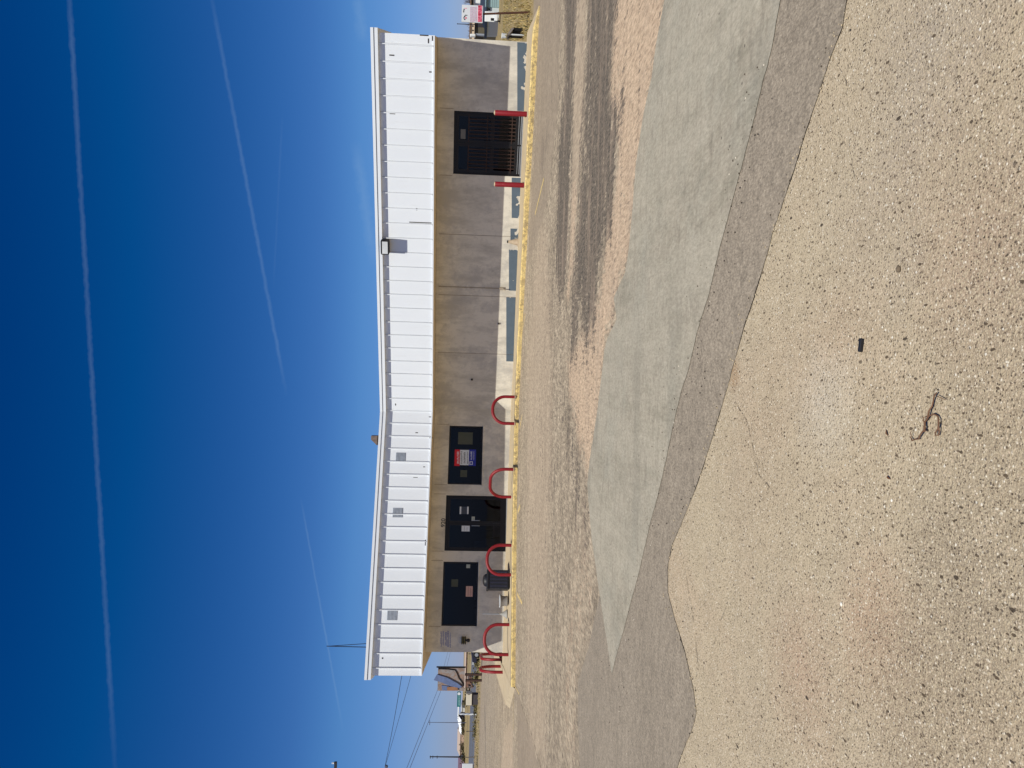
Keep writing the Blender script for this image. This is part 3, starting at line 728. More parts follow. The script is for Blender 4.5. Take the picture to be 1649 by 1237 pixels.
def build_fascia():
    ribs = {'L': [0.01 - 0.45 * k - 0.513 for k in range(0, 20)], 'R': [0.04 + 0.4718 * k + 0.513 for k in range(1, 26)]}
    for s in 'LR':
        mb = MB(); m = (s == 'R', s == 'L')
        t0, t1 = (FEL, 0) if s == 'L' else (0, FER)
        slab(mb, s, t0, t1, OV - 0.06, OV, ZF, ZT - 0.1, 0, *m)
        slab(mb, s, t0, t1, OV - 0.02, OV + 0.035, ZF - 0.012, ZF + 0.035, 0, *m)           # drip edge
        for t in ribs[s]:
            if t0 + 0.03 < t < t1 - 0.03 or (s == 'R' and t < t1 - 0.05):
                j = random.uniform(-0.008, 0.008)
                slab(mb, s, t - 0.013 + j, t + 0.013 + j, OV, OV + 0.05, ZF + 0.036, ZT - 0.17)
                slab(mb, s, t + 0.0135 + j, t + 0.024 + j, OV, OV + 0.002, ZF + 0.036, ZT - 0.17, 2)  # thin grey strip paints the rib's shade line on the panel
        # dents, scrapes and screw holes
        marks = {'L': [(693, 671.5, 5, 1.2), (683, 752, 3, 1.2), (669, 769, 7, 0.8), (671, 697, 4, 1.4), (616, 1060, 2.2, 2.2), (690, 657, 1.6, 2.4), (685, 874, 1.2, 9), (694, 705, 5, 1.6)],
                 'R': [(677, 358.5, 36, 1.3), (637, 651.5, 1.5, 3.5), (631, 89, 8, 1.6), (693, 116, 4, 1.6), (632, 183, 9, 1.6), (690, 66, 2, 6), (671, 337, 2, 3), (683, 57, 14, 1.5), (697, 62, 3, 6)]}
        for (px, py, dx, dy) in marks[s]:
            r = W(px, py, OV, s); 
            a, b = W(px - dx / 2, py, OV, s)[2], W(px + dx / 2, py, OV, s)[2]; w = dy / 47.0
            slab(mb, s, r[1] - w / 2, r[1] + w / 2, OV, OV + 0.004, b, a, 1)
        part(mb, 'fascia', [M_white, M_mark, M_rib_shade], bldg)
        cap = MB()
        e0, e1 = (FEL - 0.12, 0) if s == 'L' else (0, FER + 0.12)
        slab(cap, s, e0, e1, OV - 0.3, OV + 0.13, ZT - 0.15, ZT - 0.045, 0, *m)
        slab(cap, s, e0, e1, OV - 0.3, OV + 0.10, ZT - 0.045, ZT - 0.03, 1, *m)
        slab(cap, s, e0, e1, OV - 0.3, OV + 0.15, ZT - 0.03, ZT + 0.055, 0, *m)
        part(cap, 'cap_trim', [M_white, M_greyvent], bldg)
        sf = MB()
        slab(sf, s, t0, t1, 0.021, OV - 0.021, ZS, ZS + 0.03, 0, *m)
        if s == 'L': slab(sf, s, FEL + 0.02, TEL - 0.001, -11, 0.02, ZS, ZS + 0.03)
        part(sf, 'soffit', M_soffit, bldg)
    # returns at both ends, roof deck
    re = MB(); r2 = MB()
    slab(re, 'L', FEL, FEL + 0.05, -11, OV - 0.061, ZF, ZT - 0.1); slab(r2, 'R', FER - 0.05, FER, -2.0, OV - 0.061, ZF, ZT - 0.1)
    slab(re, 'L', FEL - 0.13, FEL + 0.2, -11, OV - 0.301, ZT - 0.15, ZT + 0.055); slab(r2, 'R', FER - 0.2, FER + 0.12, -2.0, OV - 0.301, ZT - 0.15, ZT + 0.055)
    part(re, 'fascia_return', M_white, bldg); part(r2, 'fascia_return', M_white, bldg)
    rf = MB(); D = -11.0; z = ZT - 0.35
    for s in 'LR':
        m = (s == 'R', s == 'L'); t0, t1 = (FEL + 0.06, 0) if s == 'L' else (0, FER - 0.06)
        slab(rf, s, t0, t1, OV - 0.07, D, z - 0.1, z, 0, *m)
    part(rf, 'roof', M_roof, bldg)
build_fascia()
def window_unit(s, t0, t1, z0, z1, name='window', mull=()):
    f = MB(); o0, o1 = -0.12, -0.06; w = 0.055
    slab(f, s, t0 + 0.002, t0 + w, o0, o1, z0 + 0.002, z1 - 0.002); slab(f, s, t1 - w, t1 - 0.002, o0, o1, z0 + 0.002, z1 - 0.002)
    slab(f, s, t0 + w, t1 - w, o0, o1, z0 + 0.002, z0 + w); slab(f, s, t0 + w, t1 - w, o0, o1, z1 - w, z1 - 0.002)
    fo = part(f, name, M_frame, bldg)
    g = MB(); slab(g, s, t0 + w, t1 - w, -0.096, -0.090, z0 + w, z1 - w); part(g, 'pane', M_glass, fo)
    si = MB(); slab(si, s, t0 - 0.03, t1 + 0.03, 0.002, 0.03, z0 - 0.04, z0 - 0.004); part(si, 'sill', M_wall, fo)
    return fo
window_unit('L', *OPEN['L'][0]); window_unit('L', *OPEN['L'][2])
def door_unit(s, t0, t1, z0, z1, kind):
    fr = MB(); o0, o1 = -0.13, -0.05; w = 0.05
    slab(fr, s, t0 + 0.002, t0 + w, o0, o1, z0, z1 - 0.002); slab(fr, s, t1 - w, t1 - 0.002, o0, o1, z0, z1 - 0.002); slab(fr, s, t0 + w, t1 - w, o0, o1, z1 - 0.07, z1 - 0.002)
    d = part(fr, 'door', M_frame, bldg)
    tm = (t0 + t1) / 2
    for k, (a, b) in enumerate(((t0 + w + 0.004, tm - 0.003), (tm + 0.003, t1 - w - 0.004))):
        lf = MB(); st = 0.075 if kind == 0 else 0.1; zt = z1 - 0.075; zb = z0 + 0.02
        slab(lf, s, a, a + st, -0.115, -0.07, zb, zt); slab(lf, s, b - st, b, -0.115, -0.07, zb, zt)
        slab(lf, s, a + st, b - st, -0.115, -0.07, zt - 0.09, zt); slab(lf, s, a + st, b - st, -0.115, -0.07, zb, zb + 0.2)
        if kind: slab(lf, s, a + st, b - st, -0.112, -0.073, zb + 0.88, zb + 1.0)
        lo = part(lf, 'leaf', M_frame, d)
        g = MB(); slab(g, s, a + st, b - st, -0.096, -0.090, zb + 0.2, zt - 0.09); part(g, 'pane', M_glass, d)
        h = MB(); tp = (b - 0.09) if k == 0 else (a + 0.09)
        h.tube([wp(s, tp, -0.07, zb + 0.95), wp(s, tp, -0.01, zb + 0.97), wp(s, tp, -0.01, zb + 1.22), wp(s, tp, -0.07, zb + 1.24)], 0.012, 6)
        part(h, 'handle', M_steel if kind == 0 else M_black, d, True)
        if kind:
            kp = MB(); slab(kp, s, a + 0.02, b - 0.02, -0.068, -0.055, zb + 0.012, zb + 0.035); slab(kp, s, a + 0.02, b - 0.02, -0.068, -0.06, zb + 0.085, zb + 0.10)
            part(kp, 'kick_strip', M_steel, d)
            gr = MB(); t = a + st + 0.06
            while t < b - st - 0.03:
                slab(gr, s, t, t + 0.03, -0.068, -0.05, zb + 0.18, zt - 0.4); t += 0.115
            for zz in (zb + 0.3, zb + 1.1, zt - 0.42): slab(gr, s, a + 0.03, b - 0.03, -0.0695, -0.052, zz, zz + 0.03)
            part(gr, 'grille', simple('brown_grille', srgb(58, 40, 32), 0.7), d)
    th = MB(); slab(th, s, t0 + 0.002, t1 - 0.002, -0.13, 0.02, z0 - 0.06, z0 + 0.012); part(th, 'threshold', M_steel, d)
door_unit('L', *OPEN['L'][1], 0); door_unit('R', *OPEN['R'][0], 1)

# slate paint on the foot of the right wing, chipped to the cream below
def chip_patch(p0, p1, chips):
    (x0, y0), (x1, y1) = p0, p1
    s, ta, za = W(x0, y1, 0, 'R'); _, tb, _ = W(x0, y0, 0, 'R')
    zt_a = W(x0, y1, 0, 'R')[2]; zt_b = W(x0, y0, 0, 'R')[2]
    mb = MB(); c = 0.022; nt = max(4, int((tb - ta) / c)); 
    for i in range(nt):
        t = ta + (tb - ta) * i / nt; t2 = ta + (tb - ta) * (i + 1) / nt
        zt = zt_a + (zt_b - zt_a) * i / nt; zb = zbase(t) - 0.01; nz_ = max(3, int((zt - zb) / c))
        for j in range(nz_):
            z = zb + (zt - zb) * j / nz_; z2 = zb + (zt - zb) * (j + 1) / nz_
            q = Vector((t * 3.1, 7.7, z * 3.4)); hgt = (z - zb) / (zt - zb)
            v = noise.noise(q) + 0.7 * noise.noise(q * 3.3)
            lim = 0.95 - chips * (1.0 - hgt) if hgt < 0.72 else 1.5
            if 0.03 < (t - ta) < (tb - ta) - 0.03 or v < 0.3:
                if v < lim: mb.quad(wp('R', t, 0.003, z), wp('R', t2, 0.003, z), wp('R', t2, 0.003, z2), wp('R', t, 0.003, z2))
    return part(mb, 'paint_patch', M_slate, bldg)
chip_patch((815.3, 478.6), (830, 582), 0.0)
chip_patch((819.5, 402), (832, 468), 0.0)
chip_patch((822, 368), (835, 389), 0.9)
chip_patch((824, 286), (836, 351), 0.75)
chip_patch((833, 68), (848, 178.5), 0.62)

# vent plates, floodlight, conduit, number, notice, lamp, roof vent
for (x0, y0, x1, y1) in ((638, 729, 652.5, 744), (633, 818, 648, 833.5), (624, 982.5, 639, 999)):
    s, ta, zb = W(x1, y1, OV, 'L'); _, tb, zt = W(x0, y0, OV, 'L')
    v = MB(); slab(v, s, ta, tb, OV + 0.001, OV + 0.012, zb, zt)
    for k in range(7):
        z = zb + (zt - zb) * (k + 0.5) / 7
        slab(v, s, ta + 0.015, tb - 0.015, OV + 0.012, OV + 0.018, z - 0.012, z + 0.008)
    part(v, 'vent_plate', M_greyvent, bldg)
def build_flood():
    s, ta, zb = W(626, 410.5, OV + 0.38, 'R'); _, tb, zt = W(613.5, 387.5, OV + 0.38, 'R')
    h = MB(); slab(h, s, ta, tb, OV + 0.08, OV + 0.38, zb, zt); slab(h, s, ta + 0.14, tb - 0.14, OV, OV + 0.1, zb + 0.05, zt - 0.05)
    slab(h, s, ta + 0.02, tb - 0.02, OV + 0.1, OV + 0.34, zt, zt + 0.02)
    h.tube([wp(s, tb + 0.02, OV + 0.1, zt - 0.02), wp(s, tb + 0.1, OV + 0.04, zt + 0.02), wp(s, tb + 0.12, OV + 0.01, zt + 0.1)], 0.012, 6)
    ho = part(h, 'floodlight', M_black2, bldg)
    l = MB(); slab(l, s, ta + 0.03, tb - 0.03, OV + 0.38, OV + 0.386, zb + 0.03, zt - 0.03); part(l, 'lens', M_lens, ho)
build_flood()
def build_bits():
    s, t, z = W(705, 461, 0, 'R')
    c = MB(); c.tube([wp('R', t, 0.02, 2.85), wp('R', t, 0.02, 0.72)], 0.011, 6); slab(c, 'R', t - 0.05, t + 0.05, 0.002, 0.06, 0.58, 0.72)
    c.tube([wp('R', t - 0.02, 0.05, 0.6), wp('R', t - 0.02, 0.1, 0.54), wp('R', t - 0.02, 0.1, 0.5)], 0.02, 6)
    part(c, 'conduit', M_joint, bldg)
    # street number
    s, t, z = W(714, 842, 0, 'L')
    e, n = WING['L']; M = Matrix.Translation(wp('L', t, 0.006, z)) @ Matrix(((e.x, 0, n.x, 0), (e.y, 0, n.y, 0), (0, 1, 0, 0), (0, 0, 0, 1)))
    vs, fs = text_mesh('920', 0.215, M); m = MB(); m.add(vs, fs); part(m, 'address_number', M_black2, bldg)
    # faded lettering on the wall at the left end
    m = MB(); r = random.Random(3)
    for k, (x, y0, y1, h) in enumerate(((710.5, 1017, 1041, 2.0), (714, 1016, 1039, 2.2), (718, 1018, 1040, 2.6), (721.5, 1016, 1041, 2.6), (725, 1019, 1043, 1.6))):
        y = y0; m = MB()
        while y < y1:
            w = r.choice((0.8, 1.1, 1.5)); _, ta, za = W(x, y, 0, 'L'); tb = ta - w / 47.0; hh = h / 47.0
            if True:
                a = 0.28 * hh
                slab(m, 'L', tb, ta, 0.002, 0.005, za - hh / 2, za - hh / 2 + a); 
                if r.random() > 0.3: slab(m, 'L', tb, ta, 0.002, 0.005, za + hh / 2 - a, za + hh / 2)
                slab(m, 'L', tb, tb + 0.4 * (ta - tb), 0.002, 0.0045, za - hh / 2 + a, za + hh / 2 - a)
            y += w + 0.45
        part(m, 'lettering_row', M_bluefade, bldg)
    # striped lamp with a round bulb under it
    s, t, z = W(748, 1031, 0, 'L'); b = MB()
    slab(b, 'L', t - 0.11, t + 0.11, 0.002, 0.05, z - 0.05, z + 0.11)
    lo = part(b, 'wall_lamp', M_brass, bldg)
    st = MB()
    for k in range(3): slab(st, 'L', t - 0.13, t + 0.13, 0.05, 0.09, z - 0.05 + 0.06 * k, z - 0.02 + 0.06 * k)
    part(st, 'band', M_black2, lo)
    g = MB(); g.lathe(wp('L', t, 0.07, z - 0.22), [(0.02, 0.03), (0.05, 0.04), (0.06, 0.08), (0.045, 0.13), (0.03, 0.17)], 12); part(g, 'bulb', M_mark, lo, True)
    # small fixing on the blank wall
    s, t, z = W(760, 611, 0, 'R'); k = MB(); slab(k, 'R', t - 0.03, t + 0.03, 0.002, 0.04, z - 0.035, z + 0.035); part(k, 'wall_hook', M_mark, bldg)
    s, t, z = W(803, 521, 0, 'R'); k = MB(); slab(k, 'R', t - 0.03, t + 0.03, 0.002, 0.04, z - 0.03, z + 0.03); part(k, 'wall_hook', M_mark, bldg)
    # roof vent hood behind the fascia
    p = P(612, 709, 29.3); v = MB(); zz = 4.39
    v.box((p.x - 0.05, 29.4, (zz + p.z + 0.1) / 2), (0.24, 0.3, p.z + 0.1 - zz)); top = P(598, 706, 29.3)
    v.hexa([Vector((p.x - 0.2, 29.2, p.z + 0.1)), Vector((p.x + 0.17, 29.2, p.z + 0.1)), Vector((p.x + 0.17, 29.6, p.z + 0.1)), Vector((p.x - 0.2, 29.6, p.z + 0.1)),
            Vector((p.x + 0.02, 29.2, top.z)), Vector((p.x + 0.17, 29.2, top.z)), Vector((p.x + 0.17, 29.6, top.z)), Vector((p.x + 0.02, 29.6, top.z))])
    part(v, 'roof_vent', simple('rusty_sheet', srgb(122, 104, 92), 0.8, var=0.3, scale=8), bldg)
build_bits()

# ------------------------------------------------------------------ papers and sign in the openings
def paper(x0, y0, x1, y1, off, mat, label, name='notice_paper', cat='paper', s='L', lines=0, group=None, tilt=0):
    _, ta, zb = W(x1, y1, off, s); _, tb, zt = W(x0, y0, off, s); m = MB()
    slab(m, s, ta, tb, off, off + 0.003, zb, zt)
    for k in range(lines):
        z = zt - (zt - zb) * (k + 1) / (lines + 1); slab(m, s, ta + 0.02, tb - 0.02 - 0.04 * (k % 3), off + 0.003, off + 0.0035, z - 0.004, z + 0.004, 1)
    o = m.build(name, [mat, M_mark]); tag(o, label, cat, group); return o
paper(743.5, 846.5, 756.3, 856, -0.069, M_paper, 'plain white sheet taped on the left leaf of the glass double door', lines=2)
m_ = None
def door_form():
    root = thing('door_form', 'dark form with white top and bottom strips on the right door leaf', 'paper', W3('L', 747, 822, -0.069))
    for nm, (x0, y0, x1, y1), mt in (('sheet', (743, 816, 752, 828), simple('grey_form', srgb(70, 78, 90), 0.7)), ('strip', (740.5, 816, 742.6, 828), M_paper), ('strip', (752.4, 816, 754.4, 828), M_paper)):
        _, ta, zb = W(x1, y1, -0.069, 'L'); _, tb, zt = W(x0, y0, -0.069, 'L'); m = MB(); slab(m, 'L', ta, tb, -0.069, -0.066, zb, zt)
        if nm == 'sheet':
            for k in range(4):
                z = zt - (zt - zb) * (k + 1) / 5; slab(m, 'L', ta + 0.02, tb - 0.02, -0.066, -0.0655, z - 0.005, z + 0.005, 1)
        part(m, nm, [mt, M_mark], root)
def W3(s, px, py, off):
    _, t, z = W(px, py, off, s); return wp(s, t, off, z)
door_form()
paper(759.5, 832, 764.5, 838, -0.069, M_dimpaper, 'small pale square label by the door handles', lines=1)
paper(727, 933, 737.5, 945, -0.088, M_dimsheet, 'grey green sheet on the glass of the left window')
paper(750.5, 944, 761, 961, -0.088, M_pinkcard, 'pink cardboard notice low in the left window', lines=2)
paper(751, 909, 757, 915, -0.088, M_dimpaper, 'small pale card in the lower right corner of the left window')
paper(738, 696, 761, 716, -0.088, M_dimsheet, 'large dim sheet at the right of the window with the red and blue sign')
paper(741.5, 757, 752, 768.5, -0.088, M_dimsheet, 'narrow dim sheet at the left of the window with the red and blue sign')
paper(742, 208, 749.5, 224, -0.069, simple('dim_grey_paper', srgb(112, 112, 110), 0.8), 'grey label high on the right leaf of the dark right wing door', s='R')
def lease_sign():
    off = -0.085
    root = thing('window_sign', 'red white and blue printed sign hanging in the middle storefront window', 'sign', W3('L', 752, 737, off))
    r = random.Random(5)
    def rect(x0, y0, x1, y1, o=0.0, d=0.003):
        _, ta, zb = W(x1, y1, off, 'L'); _, tb, zt = W(x0, y0, off, 'L'); return ta, tb, off + o, off + o + d, zb, zt
    def glyphs(m, x, y0, y1, h, mi, wmin=0.8):
        y = y0
        while y < y1 - 0.7:
            w = r.choice((wmin, wmin * 1.25, wmin * 1.5)); ta, tb, o0, o1, zb, zt = rect(x - h / 2, y, x + h / 2, y + w, 0.0032, 0.001)
            hz = (zt - zb)
            slab(m, 'L', ta, ta + 0.38 * (tb - ta), o0, o1, zb, zt, mi)
            if r.random() > 0.4: slab(m, 'L', ta + 0.38 * (tb - ta), tb, o0, o1, zt - 0.3 * hz, zt, mi)
            if r.random() > 0.4: slab(m, 'L', ta + 0.38 * (tb - ta), tb, o0, o1, zb, zb + 0.3 * hz, mi)
            if r.random() > 0.5: slab(m, 'L', ta + 0.62 * (tb - ta), tb, o0, o1, zb + 0.3 * hz, zt - 0.3 * hz, mi)
            y += w + 0.5
    red = MB(); slab(red, 'L', *rect(732.5, 724, 740.4, 750.5)); glyphs(red, 737.5, 727, 747.5, 3.2, 1, 1.1); part(red, 'red_band', [M_signred, M_paper], root)
    wh = MB(); slab(wh, 'L', *rect(740.4, 724.5, 755.2, 749.3)); glyphs(wh, 743.2, 726.5, 747.5, 2.3, 1); glyphs(wh, 748, 728.5, 746.5, 2.6, 1, 1.1); glyphs(wh, 752.8, 727, 748, 1.7, 1, 0.6); part(wh, 'white_panel', [M_paper, M_black2], root)
    bl = MB(); slab(bl, 'L', *rect(755.2, 724, 766, 750.5))
    glyphs(bl, 759, 727, 741, 2.6, 1, 1.0); glyphs(bl, 763, 727, 742, 1.2, 1, 0.5)
    for q in ((756.2, 743.2, 757.2, 748.6), (760.2, 743.2, 761.2, 748.6), (757.2, 743.2, 760.2, 744.1), (757.2, 747.7, 760.2, 748.6)): 
        slab(bl, 'L', *rect(*q, 0.0032, 0.001), 1)
    part(bl, 'blue_band', [M_signblue, M_paper], root)
lease_sign()

# ------------------------------------------------------------------ red bollards
def hoop(a, b, h, label, r=0.052, rad=None):
    A, B = Vector(a), Vector(b); root = thing('hoop_bollard', label, 'bollard', A.lerp(B, 0.5), 'red hoop bollards along the sidewalk')
    w = (B - A).length; e = (B - A).normalized(); rad = rad or min(0.46 * w, 0.62 * h); m = MB(); pts = []
    at = lambda x, z: A + e * x + Vector((0, 0, z - 0.03 if z == 0 else z))
    pts.append(at(0, 0)); pts.append(at(0, (h - rad) * 0.5))
    for k in range(11):
        q = math.pi / 2 * k / 10; pts.append(at(rad * (1 - math.cos(q)), h - rad + rad * math.sin(q)))
    for k in range(11):
        q = math.pi / 2 * k / 10; pts.append(at(w - rad * (1 - math.sin(q)), h - rad + rad * math.cos(q)))
    pts.append(at(w, (h - rad) * 0.5)); pts.append(at(w, 0))
    m.tube(pts, r, 14); part(m, 'pipe', M_red, root, True)
    for q in (A, B):
        f = MB(); f.lathe(q + Vector((0, 0, -0.01)), [(0.085, 0.0), (0.085, 0.014), (0.06, 0.022)], 16); part(f, 'base_ring', M_walk, root, True)
SZ = 0.14
hoop(G(829.5, 639.3, SZ), G(829, 682.3, SZ), 0.74, 'red hoop bollard before the blank wall, rightmost of the hoops')
hoop(G(827.3, 756, SZ), G(824, 800.5, SZ), 0.75, 'red hoop bollard below the window with the red and blue sign')
hoop(G(824.2, 878.3, SZ), G(823.6, 925.8, SZ), 0.80, 'red hoop bollard beside the black trash bin')
hoop(G(821.3, 1006, SZ), G(820.3, 1054.3, SZ), 0.82, 'red hoop bollard at the front left corner of the building')
hoop(G(811.5, 1062.5, 0.14), G(806.0, 1053.5, 0.14), 0.80, 'red hoop bollard seen nearly end on just past the front corner')
hoop(G(816.3, 1082.7, 0.10), G(812.8, 1073.3, 0.10), 0.90, 'outermost red hoop bollard, leftmost, seen nearly end on')
def post(px, py, ptop, label):
    b = G(px, py, 0.15); d = ray(ptop, py - 4); h = HC + (b.y / d[1]) * d[2] - 0.15
    root = thing('post_bollard', label, 'bollard', b, 'red post bollards by the right wing door')
    m = MB(); r = 0.078
    m.lathe(b + Vector((0, 0, -0.03)), [(r, 0), (r, h + 0.03), (r * 0.96, h + 0.035)], 18); part(m, 'pipe', M_red, root, True)
    c = MB(); c.lathe(b + Vector((0, 0, h + 0.006)), [(r * 0.9, 0), (r * 0.85, 0.012), (r * 0.5, 0.03), (0.01, 0.036)], 18); part(c, 'cap', M_walk, root, True)
post(848.5, 184, 797.5, 'thick red post bollard at the right jamb of the dark door')
post(843.5, 298.5, 797.5, 'thinner looking red post bollard left of the dark door')

# ------------------------------------------------------------------ things standing along the wall
def put_bin():
    b = G(818.5, 935, 0.2); e, n = WING['L']; ang = math.atan2(e.y, e.x) + 0.16
    root = thing('trash_bin', 'square black trash bin with a domed lid under the left window', 'trash bin', b)
    m = MB(); m.box(b + Vector((0, 0, 0.33)), (0.6, 0.55, 0.66), ang); m.box(b + Vector((0, 0, 0.69)), (0.64, 0.59, 0.06), ang); part(m, 'body', M_black, root, bevel=0.012)
    m = MB(); Mr = Matrix.Rotation(ang, 3, 'Z')
    for k in range(5):
        m.box(b + Mr @ Vector((-0.22 + 0.11 * k, -0.279, 0.33)), (0.05, 0.012, 0.56), ang)
    part(m, 'ribs', M_navy, root)
    l = MB(); l.lathe(b + Vector((0, 0, 0.72)), [(0.21, 0), (0.2, 0.05), (0.16, 0.1), (0.08, 0.13), (0.01, 0.135)], 20); part(l, 'lid', M_black, root, True)
put_bin()
def put_pot():
    b = G(818, 968, 0.2); root = thing('planter_pot', 'round grey planter pot with a pale rim between the trash bin and the thin pole', 'planter', b)
    m = MB(); m.lathe(b, [(0.14, 0), (0.17, 0.03), (0.155, 0.1), (0.17, 0.2), (0.2, 0.25), (0.2, 0.27), (0.17, 0.27), (0.15, 0.2)], 22)
    part(m, 'bowl', simple('weathered_concrete_pot', srgb(136, 130, 122), 0.85), root, True)
    m = MB(); m.lathe(b + Vector((0, 0, 0.252)), [(0.2, 0), (0.212, 0.01), (0.212, 0.028), (0.175, 0.03), (0.175, 0.0)], 22); part(m, 'rim', M_paper, root, True)
    m = MB(); m.lathe(b + Vector((0, 0, 0.22)), [(0.15, 0), (0.15, 0.02)], 16); part(m, 'soil', M_mark, root)
put_pot()
def put_stand():
    b = G(816.5, 989, 0.2); root = thing('ash_stand', 'slim pale pole on a flared base left of the planter pot', 'stand', b)
    m = MB(); m.lathe(b, [(0.15, 0), (0.15, 0.02), (0.11, 0.06), (0.05, 0.16), (0.022, 0.24)], 18); part(m, 'base', simple('grey_cast_base', srgb(150, 148, 142), 0.7), root, True)
    m = MB(); m.tube([b + Vector((0, 0, 0.2)), b + Vector((0.0, 0, 0.84))], [0.022, 0.016], 10); part(m, 'pole', M_steel, root, True)
put_stand()
def put_cone():
    b = G(835, 390, 0.14); root = thing('weathered_cone', 'dirty tan cone with a dark open tip against the slate painted wall', 'cone', b)
    n = NT('dirty_cone', 0.8); n.color(n.mix(n.noise(7, 5), srgb(150, 122, 92), srgb(206, 192, 168)))
    m = MB(); m.lathe(b, [(0.125, 0.02), (0.115, 0.06), (0.045, 0.33), (0.04, 0.36)], 16); part(m, 'body', n.m, root, True)
    m = MB(); m.box(b + Vector((0, 0, 0.012)), (0.3, 0.3, 0.026), -0.4); part(m, 'foot', n.m, root, bevel=0.006)
    m = MB(); m.lathe(b + Vector((0, 0, 0.355)), [(0.045, 0), (0.045, 0.035), (0.02, 0.04)], 12); part(m, 'tip', M_black2, root, True)
put_cone()

# ------------------------------------------------------------------ bits on the near pavement
def ground_bits():
    n = NT('twig_bark', 0.85); n.color(n.mix(n.noise(60, 4), srgb(84, 60, 44), srgb(132, 98, 74)))
    c = lambda a, b: G(1430 + a / 8.84, 600 + b / 8.84, 0.014)
    root = thing('twisted_twig', 'thin brown twisted twig curled on the near pavement', 'twig', c(550, 700))
    def stick(name, pts, r):
        m = MB(); P3 = [c(*p) + Vector((0, 0, 0.004 * math.sin(i * 1.7) + 0.003)) for i, p in enumerate(pts)]; rr = [r * (1 - 0.35 * i / len(pts)) for i in range(len(pts))]
        m.tube(P3, rr, 7); part(m, name, n.m, root, True)
    stick('stem', [(530, 840), (545, 780), (535, 700), (560, 655), (590, 610), (608, 545), (628, 480), (648, 400), (680, 340), (712, 288)], 0.0036)
    stick('branch', [(712, 335), (750, 350), (785, 372), (822, 392)], 0.0016)
    stick('branch', [(570, 660), (610, 620), (660, 592), (705, 615), (740, 670), (742, 760), (732, 840), (722, 893), (700, 893), (690, 860), (706, 800), (730, 745)], 0.0032)
    stick('branch', [(535, 810), (500, 865), (450, 925), (440, 945), (400, 950), (365, 972), (335, 945), (320, 915)], 0.0030)
    stick('branch', [(350, 915), (342, 870), (338, 835)], 0.0015)
    stick('branch', [(555, 830), (525, 835), (545, 800), (520, 760), (530, 700), (522, 640), (548, 630)], 0.0022)
    # black rubber scrap and the one large pebble
    a, b = G(1392.5, 546, 0), G(1390, 567, 0); mid = a.lerp(b, 0.5); d = (b - a); L = d.length; ang = math.atan2(d.y, d.x)
    m = MB(); Mr = Matrix.Rotation(ang, 3, 'Z')
    m.box(mid + Vector((0, 0, 0.014)), (L, 0.017, 0.014), ang); m.box(a + Mr @ Vector((0.006, -0.012, 0.013)), (0.014, 0.012, 0.010), ang)
    o = m.build('rubber_scrap', M_black, bevel=0.003); tag(o, 'small black strip of rubber lying on the near pavement', 'scrap')
    def stone(name, p, s, seed, mat):
        m = MB(); nn = 10; k = 7; vs = []; fs = []
        for i in range(k):
            th = math.pi * i / (k - 1)
            for j in range(nn):
                ph = 2 * math.pi * j / nn; v = Vector((math.sin(th) * math.cos(ph), math.sin(th) * math.sin(ph), math.cos(th)))
                v *= 1 + 0.22 * noise.noise(v * 1.5 + Vector((seed, 0, 0))); vs.append(p + Vector((v.x * s, v.y * s * 0.8, v.z * s * 0.6 + s * 0.4)))
        for i in range(k - 1):
            for j in range(nn): fs.append((i * nn + j, (i + 1) * nn + j, (i + 1) * nn + (j + 1) % nn, i * nn + (j + 1) % nn))
        m.add(vs, fs); return m
    mp = simple('grey_pebble', srgb(112, 98, 80), 0.8, var=0.25, scale=50)
    o = stone('pebble', G(1449, 434, 0.004), 0.0135, 1, mp).build('pebble', mp, smooth=True); tag(o, 'large round grey pebble on the pavement past the rubber strip', 'pebble')
    ml = simple('dry_leaf_brown', srgb(110, 70, 44), 0.8, var=0.3, scale=60)
    for (px, py, ang, lab) in ((1429.5, 697, 0.5, 'tiny curled brown leaf beside the twisted twig'), (1432, 769, 1.2, 'tiny brown leaf scrap below the twisted twig')):
        c0 = G(px, py, 0.006); m = MB(); u = Vector((math.cos(ang), math.sin(ang), 0)); v = Vector((-u.y, u.x, 0)); L_ = 0.012; vs = []
        for i in range(7):
            f = i / 6; wd = 0.0045 * math.sin(math.pi * (0.06 + 0.88 * f)); h = 0.004 * math.sin(math.pi * f); x = (f - 0.5) * 2 * L_
            vs += [c0 + u * x + v * wd + Vector((0, 0, h + 0.003)), c0 + u * x + Vector((0, 0, h)), c0 + u * x - v * wd + Vector((0, 0, h + 0.004))]
        m.add(vs, [(i * 3 + k, i * 3 + k + 1, i * 3 + k + 4, i * 3 + k + 3) for i in range(6) for k in range(2)])
        o = m.build('dry_leaf', ml); tag(o, lab, 'leaf')
    mch = simple('chalky_chip', srgb(236, 230, 216), 0.85)
    for (px, py, s_, lab) in ((1356, 973, 0.0085, 'chalk white stone chip near the middle of the near pavement'), (1437, 806, 0.006, 'small white chip on the pavement left of the twisted twig')):
        o = stone('x', G(px, py, 0.004), s_, px, mch).build('stone_chip', mch); tag(o, lab, 'chip')
    # loose grit and small stones, uncountable
    m = MB(); r = random.Random(11)
    for i in range(520):
        px = 1100 + 545 * r.random() ** 0.9; py = r.uniform(-60, 1300); p = G(px, py, 0.004)
        s = r.choice((0.0016, 0.002, 0.002, 0.0026, 0.0036)) * (1.0 + 0.04 * p.y); q = stone('x', p, s, i, None)
        m.add(q.v, q.f, 0 if r.random() < 0.66 else 1)
    ex, ey = [p[0] for p in NEAR[1:-1]], [p[1] for p in NEAR[1:-1]]
